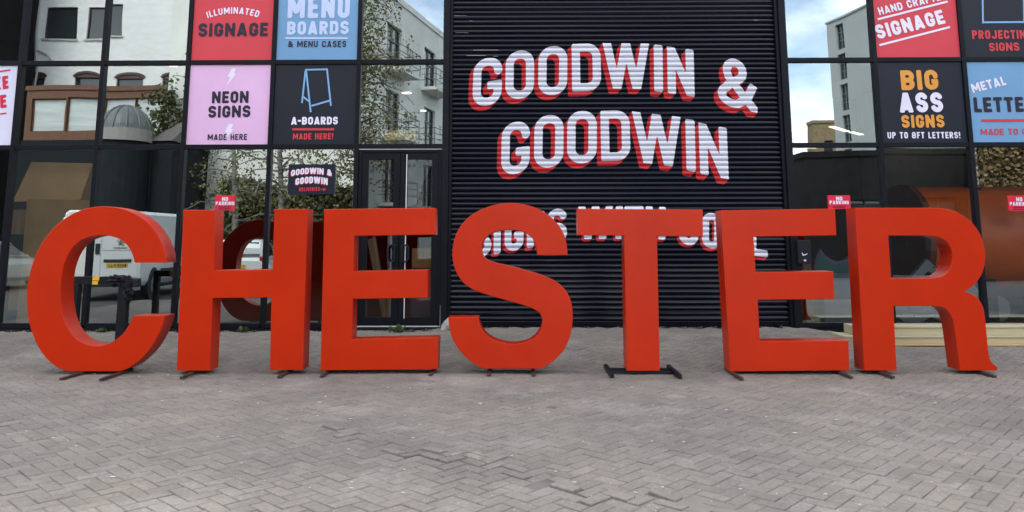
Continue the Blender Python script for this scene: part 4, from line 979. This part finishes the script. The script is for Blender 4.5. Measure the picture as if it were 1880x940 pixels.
vs_ = [bm.verts.new(v) for v in ((c_.x+rd*.9, c_.y-.2, c_.z-.4), (hx.x, c_.y-.2, c_.z-.4), (hx.x, c_.y-5, c_.z-.4), (c_.x+rd*.9, c_.y-5, c_.z-.4), (c_.x+rd+.9, c_.y-2.6, c_.z+1.15), (hx.x-.5, c_.y-2.6, c_.z+1.0))]
for f in ((0, 1, 5, 4), (1, 2, 5), (2, 3, 4, 5), (3, 0, 4)): bm.faces.new([vs_[i] for i in f])
wobj('slate_roof', bm, SLATE, root)
wobj('hall_wall', nbox(c_.x+rd*.95, hx.x-.1, c_.y-4.9, c_.y-.3, 0, c_.z-.41), MATS['pavilion_brick'], root)
# modern white block running away from the frontage
a_, b_ = V(655, 300, 34.0), V(850, 300, 49.0); ud = (b_-a_).normalized(); ln = 24.0
def mblk():
    base = Vector((a_.x, a_.y, 0)); u = Vector((ud.x, ud.y, 0)).normalized()
    # front normal must look towards +x: n = (u.y, -u.x); u points to -y so n = (-, -): run the wall the other way
    O = base+u*ln; uu = -u
    H_ = P(812, 76, 45.5).z
    wn = []
    for k in range(4):
        s0 = ln-(2.6+5.2*k)
        for z0 in (H_-3.6, H_-6.9, H_-10.2): wn.append((s0-2.2, s0-.4, z0, z0+2.3))
        for z0 in (H_-2.6, H_-5.9):
            for j in range(3): wn.append((s0-3.3-.62*j, s0-3.0-.62*j, z0, z0+.6))
    wn = [h for h in wn if h[0] > .2]
    root, pt = building('white_block', 'white rendered block with balconies reflected beside the shutter', O, uu, ln, H_, 10, WREND, wn, mat('grey_metal_frame', (.10, .11, .12), .4), nx=2, ny=3, parapet=.3)
    for h in wn:
        if h[1]-h[0] > 1:
            bm = bmesh.new(); a, b = pt(h[0]-.5, h[2]-.12, -.45), pt(h[1]+.5, h[2]-.12, -.45); beam(bm, a, b, .9, .16); bl = wobj('balcony', bm, WREND, root)
            bm = bmesh.new()
            for zz in (.35, .68, 1.0): tube(bm, [pt(h[0]-.5, h[2]+zz, -.02), pt(h[0]-.5, h[2]+zz, -.86), pt(h[1]+.5, h[2]+zz, -.86), pt(h[1]+.5, h[2]+zz, -.02)], .02, 5)
            for t in (0, .5, 1): tube(bm, [pt(h[0]-.5+(h[1]-h[0]+1)*t, h[2]-.1, -.86), pt(h[0]-.5+(h[1]-h[0]+1)*t, h[2]+1.0, -.86)], .02, 5)
            wobj('railing', bm, DFR, bl)
mblk()
# dark glazed ground-floor wing below the trees, and a dark building at the far left
yk = 37.0; xa_, xb_ = V(425, 300, yk).x, V(655, 300, yk).x
sh = [(.3+1.05*k, 1.15+1.05*k, .2, 6.0) for k in range(int((xb_-xa_)/1.05))]
building('glazed_wing', 'low glazed wing behind the reflected birch trees', (xb_, 2*YF-yk, 0), (-1, 0, 0), xb_-xa_, 6.6, 5, mat('wing_dark', (.04, .04, .038), .7, var=.2), sh, DFR, nx=1, ny=2, glass=mat('wing_dark_glass', (.012, .014, .015), .1, spec=.3))
pal = empty('bright_bay_panel', V(436, 300, 36.4), 'pale painted panels for bright window bays behind the slim reflected birch', 'panel')
for pa, pb in ((406, 421), (424, 441), (444, 468)): wobj('pale_sheet', nbox(V(pa, 300, 36.4).x, V(pb, 300, 36.4).x, 2*YF-36.4, 2*YF-36.3, 3.2 if pa < 440 else 3.9, 6.4), mat('pale_blue_sheet', (.50, .56, .60), .5, var=.1), pal)  # pale colour stands in for sky reflected in three window bays
wobj('support', nbox(V(406, 300, 36.4).x, V(468, 300, 36.4).x, 2*YF-36.52, 2*YF-36.41, 0, 6.4), DFR, pal)
building('dark_building', 'dark brick building reflected at the left edge of the frontage', (V(44, 300, 43.6).x, 2*YF-40, 0), (-1, 0, 0), 14, 20, 3.6, DBRICK, [(3, 4.6, 10.8, 13.2), (3, 4.6, 2, 4.8), (7, 8.6, 6.8, 9.2)], DFR)
# right-hand side: grey tower, tan brick block, dark shed
yv = 50.0; e0 = V(1520, 60, yv); u_ = Vector((.22, 1.0, 0)).normalized()
zt_ = P(1516, 47, yv).z
# wall runs from the far edge towards the frontage, facing -x
# facing -x wants u = -y..., so start at the near end
near = Vector((e0.x, e0.y, 0))+u_*16; bw_ = []
for k in range(7): bw_.append((16-2.9, 16-1.9, 1.6+2.0*k, 3.3+2.0*k))
building('grey_tower', 'plain grey rendered tower with one strip window in the right reflection', near, -u_, 16, zt_, 14, GTOW, [(14.35, 15.15, h[2], h[3]) for h in bw_], mat('green_grey_frame', (.10, .14, .14), .4), nx=2, ny=3, parapet=.12)
q0, q1 = V(1494, 300, 62), V(1560, 300, 62)
building('tan_building', 'tan brick block low beside the grey tower reflection', (q1.x, q1.y, 0), (-1, 0, 0), q1.x-q0.x, P(1500, 229, 62).z, 1.2, TBRICK, [((q1.x-q0.x)-1.6, (q1.x-q0.x)-.9, 8.2, 9.4), ((q1.x-q0.x)-1.6, (q1.x-q0.x)-.9, 5.6, 6.8)], DFR)
q0, q1 = V(1478, 300, 33), V(1788, 300, 33)
building('dark_shed', 'low dark shed reflected in the lower right panes', (q1.x, q1.y, 0), (-1, 0, 0), q1.x-q0.x, P(1600, 272, 33).z-.3, 7, DBRICK, [(1, 2.4, 1, 3.2), (4, 5.4, 1, 3.2)], DFR)

# ------------------------------------------------------------------ trees and hedges
def leaves(pts, size, flat=.0, droop=.0):
    n = len(pts); pts = np.array(pts)
    d = rng.normal(size=(n, 3)); d[:, 2] -= droop; d /= np.linalg.norm(d, axis=1)[:, None]
    s = np.cross(d, rng.normal(size=(n, 3))); s /= np.linalg.norm(s, axis=1)[:, None]
    L_ = size*rng.uniform(.6, 1.3, (n, 1)); W_ = L_*.42
    v = np.stack([pts, pts+d*L_*.5+s*W_, pts+d*L_, pts+d*L_*.5-s*W_], 1).reshape(-1, 3)
    return mesh_from('leaves', v.tolist(), [(4*i, 4*i+1, 4*i+2, 4*i+3) for i in range(n)])
LEAFB = mat('birch_leaf', (0.10, 0.105, 0.026), .6, col2=(0.19, 0.175, 0.055), vscale=6)
LEAFD = mat('dark_leaf', (0.045, 0.06, 0.018), .6, col2=(0.10, 0.11, 0.03), vscale=5)
LEAFH = mat('beech_leaf', (0.13, 0.085, 0.03), .7, col2=(0.26, 0.18, 0.08), vscale=9)
BARK = mat('birch_bark', (0.30, 0.28, 0.25), .8, col2=(0.05, 0.045, 0.04), vscale=5, stretch=(1, 1, 3.5))
BARKD = mat('dark_bark', (0.05, 0.04, 0.03), .9, var=.3)
def tree(name, label, q, ht, crown, nbr, nlf, m, bark, size=.13, droop=.8, r0=.14, group='trees reflected in the glass'):
    root = empty(name, (q.x, q.y, 0), label, 'tree', group)
    bm = bmesh.new(); lean = rng.normal(0, .25, 2)
    tr = [Vector((q.x+lean[0]*t*t+.08*math.sin(7*t), q.y+lean[1]*t*t, ht*t)) for t in np.linspace(0, 1, 9)]
    tube(bm, tr, [r0*(1-.88*t) for t in np.linspace(0, 1, 9)], 10); wobj('trunk', bm, bark, root)
    bm = bmesh.new(); pts = []
    for k in range(nbr):
        t = rng.uniform(.28, .98); i = int(t*8); p0 = tr[i].lerp(tr[min(8, i+1)], t*8-i)
        a = rng.uniform(0, 6.28); ln_ = crown*(1.15-.75*t)*rng.uniform(.6, 1.15); rise = rng.uniform(.2, .7)
        br = [p0]
        for j in range(1, 6):
            s_ = j/5; br.append(p0+Vector((math.cos(a)*ln_*s_, math.sin(a)*ln_*s_, ln_*(rise*s_-droop*.75*s_*s_)))+Vector(rng.normal(0, .06, 3)))
        tube(bm, br, [.03*(1-.8*j/5)+.004 for j in range(6)], 5)
        for j in range(6):
            sub = br[min(5, j)]
            for g in range(max(1, int(nlf/(nbr*6*10)))):
                c0 = sub+Vector(rng.normal(0, .22*crown/1.6, 3)); dl = rng.uniform(.2, .8)*droop
                for w_ in range(10): pts.append(c0+Vector(rng.normal(0, .09, 3))-Vector((0, 0, dl*w_/10)))
    wobj('branch', bm, bark, root)
    me = leaves([tuple(p_) for p_ in pts], size, droop=droop); wobj('crown', me, m, root)
tree('birch_tree', 'weeping birch reflected in the panes above the doors', V(648, 400, 25.5), 12.6, 2.6, 90, 15000, LEAFB, BARK, .095)
tree('birch_tree', 'leaning birch reflected behind the deliveries board', V(516, 400, 25), 8.0, 2.4, 48, 4600, LEAFB, BARK, .095)
tree('birch_tree', 'slim birch reflected above the left half of the H', V(432, 400, 28), 7.6, 2.2, 36, 2800, LEAFB, BARK, .095)
tree('garden_tree', 'bushy tree reflected in front of the white brick building', V(352, 400, 36), 10.6, 2.2, 50, 5500, LEAFD, BARKD, .16, .3)
tree('garden_tree', 'round tree reflected behind the domed pavilion', V(300, 400, 36.5), 8.6, 2.4, 60, 7000, LEAFD, BARKD, .16, .2)
0 and tree('garden_tree', 'small dark tree reflected at the left of the timber building', V(50, 400, 33), 8.0, 1.8, 50, 5000, LEAFD, BARKD, .16, .2)
def hedge(name, label, x0, x1, y0, y1, z1, n, m, size):
    root = empty(name, ((x0+x1)/2, (y0+y1)/2, 0), label, 'hedge')
    wobj('core', nbox(x0+.25, x1-.25, y0+.25, y1-.25, 0, z1-.25), mat('hedge_twigs', (.03, .024, .014), .95), root)
    pts = []
    for k in range(n):
        f = rng.random(); d = abs(rng.normal(0, .14))
        x = rng.uniform(x0, x1); z = rng.uniform(0, z1)+.12*math.sin(x*3); y = y1-d
        if f < .18: y = rng.uniform(y0, y1); z = z1-d+.15*math.sin(x*2.2)+rng.normal(0, .06)
        elif f < .25: y = rng.uniform(y0, y1); x = x0+d if rng.random() < .5 else x1-d
        pts.append((x, y, z))
    wobj('foliage', leaves(pts, size), m, root)
q0, q1 = V(1806, 300, 30), V(2120, 300, 30)
hedge('beech_hedge', 'tall golden brown hedge reflected in the far right pane', q0.x, q1.x, q0.y-1, q0.y, 6.2, 16000, LEAFH, .17)
q0, q1 = V(408, 300, 29), V(668, 300, 29)
tag(obj('added_dark_wall', nbox(V(1775, 300, 28).x, V(2120, 300, 28).x, 2*YF-28.25, 2*YF-28, 0, P(1800, 346, 28).z), DBRICK), 'added dark wall below the reflected golden hedge', 'wall')  # added to darken the mirror image below the hedge
q0, q1 = V(408, 300, 29), V(668, 300, 29)
hedge('ivy_hedge', 'olive brown hedge reflected behind the birch trunks', q0.x, q1.x, q0.y-1, q0.y, 3.6, 9000, mat('olive_leaf', (.06, .055, .02), .7, col2=(.13, .11, .045), vscale=6), .16)

# ------------------------------------------------------------------ vehicles reflected in the glass
VW = mat('van_white_paint', (.72, .74, .74), .3, coat=.5)
TYRE = mat('tyre_rubber', (.015, .015, .016), .8); RIM = mat('wheel_alloy', (.35, .36, .38), .35, metal=.7); BLKP = mat('black_plastic', (.02, .021, .023), .55)
LAMPR = mat('tail_lamp_red', (.35, .01, .012), .2, coat=1); VGL = mat('vehicle_glass', (.02, .025, .03), .05, spec=.9)
def loft(stations, bev=.0):
    """stations: (y, half-width bottom, half-width top, z bottom, z shoulder, z top) lofted along y"""
    bm = bmesh.new(); rings = []
    for y, wb, wt, z0, zs, z1 in stations:
        pr = [(-wb*.94, z0), (-wb, z0+.12), (-wb, zs), (-wt, z1-.10), (-wt*.9, z1-.02), (0, z1), (wt*.9, z1-.02), (wt, z1-.10), (wb, zs), (wb, z0+.12), (wb*.94, z0)]
        rings.append([bm.verts.new((x, y, z)) for x, z in pr])
    for a, b in zip(rings, rings[1:]):
        for k in range(len(a)): bm.faces.new((a[k], a[(k+1) % len(a)], b[(k+1) % len(a)], b[k]))
    bm.faces.new(rings[0][::-1]); bm.faces.new(rings[-1]); bmesh.ops.recalc_face_normals(bm, faces=bm.faces)
    return bm
def wheel(root, x, y, r, w_=.22):
    s_ = 1 if x > 0 else -1
    bm = bmesh.new(); tube(bm, [(x-s_*w_, y, r), (x-s_*w_*.9, y, r), (x-s_*w_*.1, y, r), (x, y, r)], [r*.9, r, r, r*.92], 28); wl = pobj('wheel', bm, TYRE, root)
    bm = bmesh.new(); tube(bm, [(x-s_*.02, y, r), (x+s_*.012, y, r)], r*.62, 20)
    for k in range(5):
        t = 2*math.pi*k/5; tube(bm, [(x+s_*.012, y, r), (x+s_*.02, y+r*.55*math.cos(t), r+r*.55*math.sin(t))], r*.09, 6)
    pobj('rim', bm, RIM, wl)
def quadm(pts):
    bm = bmesh.new(); bm.faces.new([bm.verts.new(p_) for p_ in pts]); return bm
# van: local rear at y = 0 facing +y, front at y = -5.3
def van(loc, rz, label):
    r_ = empty('panel_van', loc, label, 'van', rz=rz)
    pobj('body', loft([(0, .97, .86, .38, 1.2, 2.22), (-.06, 1.0, .9, .36, 1.2, 2.26), (-3.4, 1.0, .9, .34, 1.2, 2.28), (-3.9, 1.0, .86, .34, 1.15, 2.22), (-4.5, .98, .70, .34, 1.08, 1.55), (-5.2, .90, .66, .36, .86, 1.12), (-5.32, .80, .6, .40, .70, .9)]), VW, r_)
    for x in (-.96, .96):
        s_ = 1 if x > 0 else -1
        for y in (-.95, -4.35):
            bm = bmesh.new(); cyl(bm, (s_*.955, y, .36), (1, 0, 0), .43, .10, 28); a = pobj('wheel_arch', bm, BLKP, r_)
            wheel(r_, s_*1.012, y, .345)
        pobj('side_moulding', nbox(s_*1.0-.012, s_*1.0+.014, -3.9, -1.45, .52, .74, .006), BLKP, r_)
        pobj('sill', nbox(s_*.97-.03, s_*.97+.03, -3.85, -1.45, .26, .35, .006), BLKP, r_)
        cw = [(s_*1.003, -3.45, 1.28), (s_*1.0, -4.28, 1.25), (s_*.905, -4.05, 1.98), (s_*.945, -3.5, 2.02)]
        pobj('cab_window', quadm(cw), VGL, r_)
        pobj('tail_lamp', nbox(s_*.93-.05, s_*.93+.055, -.10, .012, .95, 1.50, .01), LAMPR, r_)
        pobj('door_mirror', nbox(s_*1.04, s_*1.22, -4.2, -4.1, 1.25, 1.6, .03), BLKP, r_)
    pobj('windscreen', quadm([(-.84, -4.48, 1.50), (.84, -4.48, 1.50), (.80, -3.96, 2.14), (-.80, -3.96, 2.14)]), VGL, r_)
    pobj('bumper', nbox(-1.0, 1.0, -.10, .09, .34, .56, .03), BLKP, r_)
    for a, b in ((-.92, -.006), (.006, .92)):
        d = pobj('rear_door', nbox(a, b, -.012, .018, .58, 2.05, .012), VW, r_)
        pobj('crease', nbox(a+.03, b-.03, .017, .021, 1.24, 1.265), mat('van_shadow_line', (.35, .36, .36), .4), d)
    pobj('plate_recess', nbox(.08, .74, .0185, .045, .96, 1.03, .006), BLKP, r_)
    pl = pobj('number_plate', nbox(.15, .67, .0185, .026, .82, .93), mat('plate_yellow', (.62, .42, .06), .4), r_)
    lt = Lettering(); h_ = .078; x_ = 0
    for c in 'WX60 PJJ':
        if c != ' ': lt.glyph(c, .044, h_, .013, (.635-x_, .836), (-1, 0), (0, 1), .0275)
        x_ += .058 if c != ' ' else .035
    pobj('characters', mesh_from('characters', lt.v, lt.f), TD, pl)
    bm = bmesh.new()
    for a, b, w_ in (((-.50, 1.37), (-.46, 1.50), .05), ((-.46, 1.50), (-.40, 1.55), .06), ((-.43, 1.52), (-.34, 1.51), .03), ((-.45, 1.44), (-.36, 1.45), .03), ((-.47, 1.42), (-.39, 1.36), .035), ((-.50, 1.42), (-.55, 1.50), .02)):
        beam(bm, (a[0]+.92, .022, a[1]), (b[0]+.92, .022, b[1]), .008, w_, Vector((0, 1, 0)).cross(Vector((b[0]-a[0], 0, b[1]-a[1]))))
    pobj('emblem', bm, RIM, r_)
    bm = bmesh.new(); beam(bm, (.28, .021, 1.31), (.62, .021, 1.31), .005, .02); pobj('badge', bm, BLKP, r_)
    pobj('door_handle', nbox(-.13, -.03, .018, .05, 1.16, 1.42, .01), BLKP, r_)
yvn = 19.6; q = V(188, 540, yvn)
van((q.x-.12, q.y, 0), R(-7), 'white panel van with yellow plate reflected in the glass through the C')
def car(loc, rz, label, paint=None):
    r_ = empty('parked_car', loc, label, 'car', rz=rz); pm = paint or VW
    pobj('body', loft([(.06, .78, .74, .34, .70, .92), (-.02, .85, .80, .28, .72, 1.00), (-.6, .88, .80, .22, .74, 1.0), (-3.2, .88, .80, .22, .74, 1.0), (-4.1, .82, .70, .26, .66, .84), (-4.3, .70, .6, .34, .56, .68)]), pm, r_)
    pobj('cabin', loft([(-.08, .80, .66, .92, 1.0, 1.28), (-.35, .80, .64, .92, 1.0, 1.50), (-1.6, .81, .64, .92, 1.0, 1.53), (-2.4, .80, .62, .92, 1.0, 1.45), (-3.1, .76, .6, .92, .96, 1.02)]), pm, r_)
    pobj('rear_window', quadm([(-.62, -.05, 1.05), (.62, -.05, 1.05), (.55, -.265, 1.44), (-.55, -.265, 1.44)]), VGL, r_)
    pobj('windscreen', quadm([(-.64, -3.06, 1.06), (.64, -3.06, 1.06), (.56, -2.42, 1.43), (-.56, -2.42, 1.43)]), VGL, r_)
    for s_ in (-1, 1):
        pobj('side_window', quadm([(s_*.806, -.45, 1.06), (s_*.812, -1.5, 1.06), (s_*.672, -1.5, 1.44), (s_*.672, -.55, 1.42)]), VGL, r_)
        pobj('side_window', quadm([(s_*.812, -1.6, 1.06), (s_*.80, -2.7, 1.04), (s_*.66, -2.25, 1.40), (s_*.672, -1.6, 1.44)]), VGL, r_)
        pobj('tail_lamp', nbox(s_*.72-.10, s_*.72+.10, -.05, .05, .74, 1.04, .03), LAMPR, r_)
        for y in (-.75, -3.35): wheel(r_, s_*.90, y, .31, .2)
    pobj('bumper', nbox(-.82, .82, -.02, .12, .30, .56, .05), pm, r_)
    pobj('number_plate', nbox(-.26, .26, .06, .075, .70, .81), MATS['plate_yellow'], r_)
q = V(432, 540, 21.5)
car((q.x, q.y, 0), R(-10), 'white hatchback reflected in the glass above the bar of the H')
car((V(-112, 540, 22).x, V(-112, 540, 22).y, 0), R(-4), 'pale silver hatchback reflected at the far left of the frontage', mat('silver_paint', (.42, .47, .48), .3, metal=.3, coat=.5))
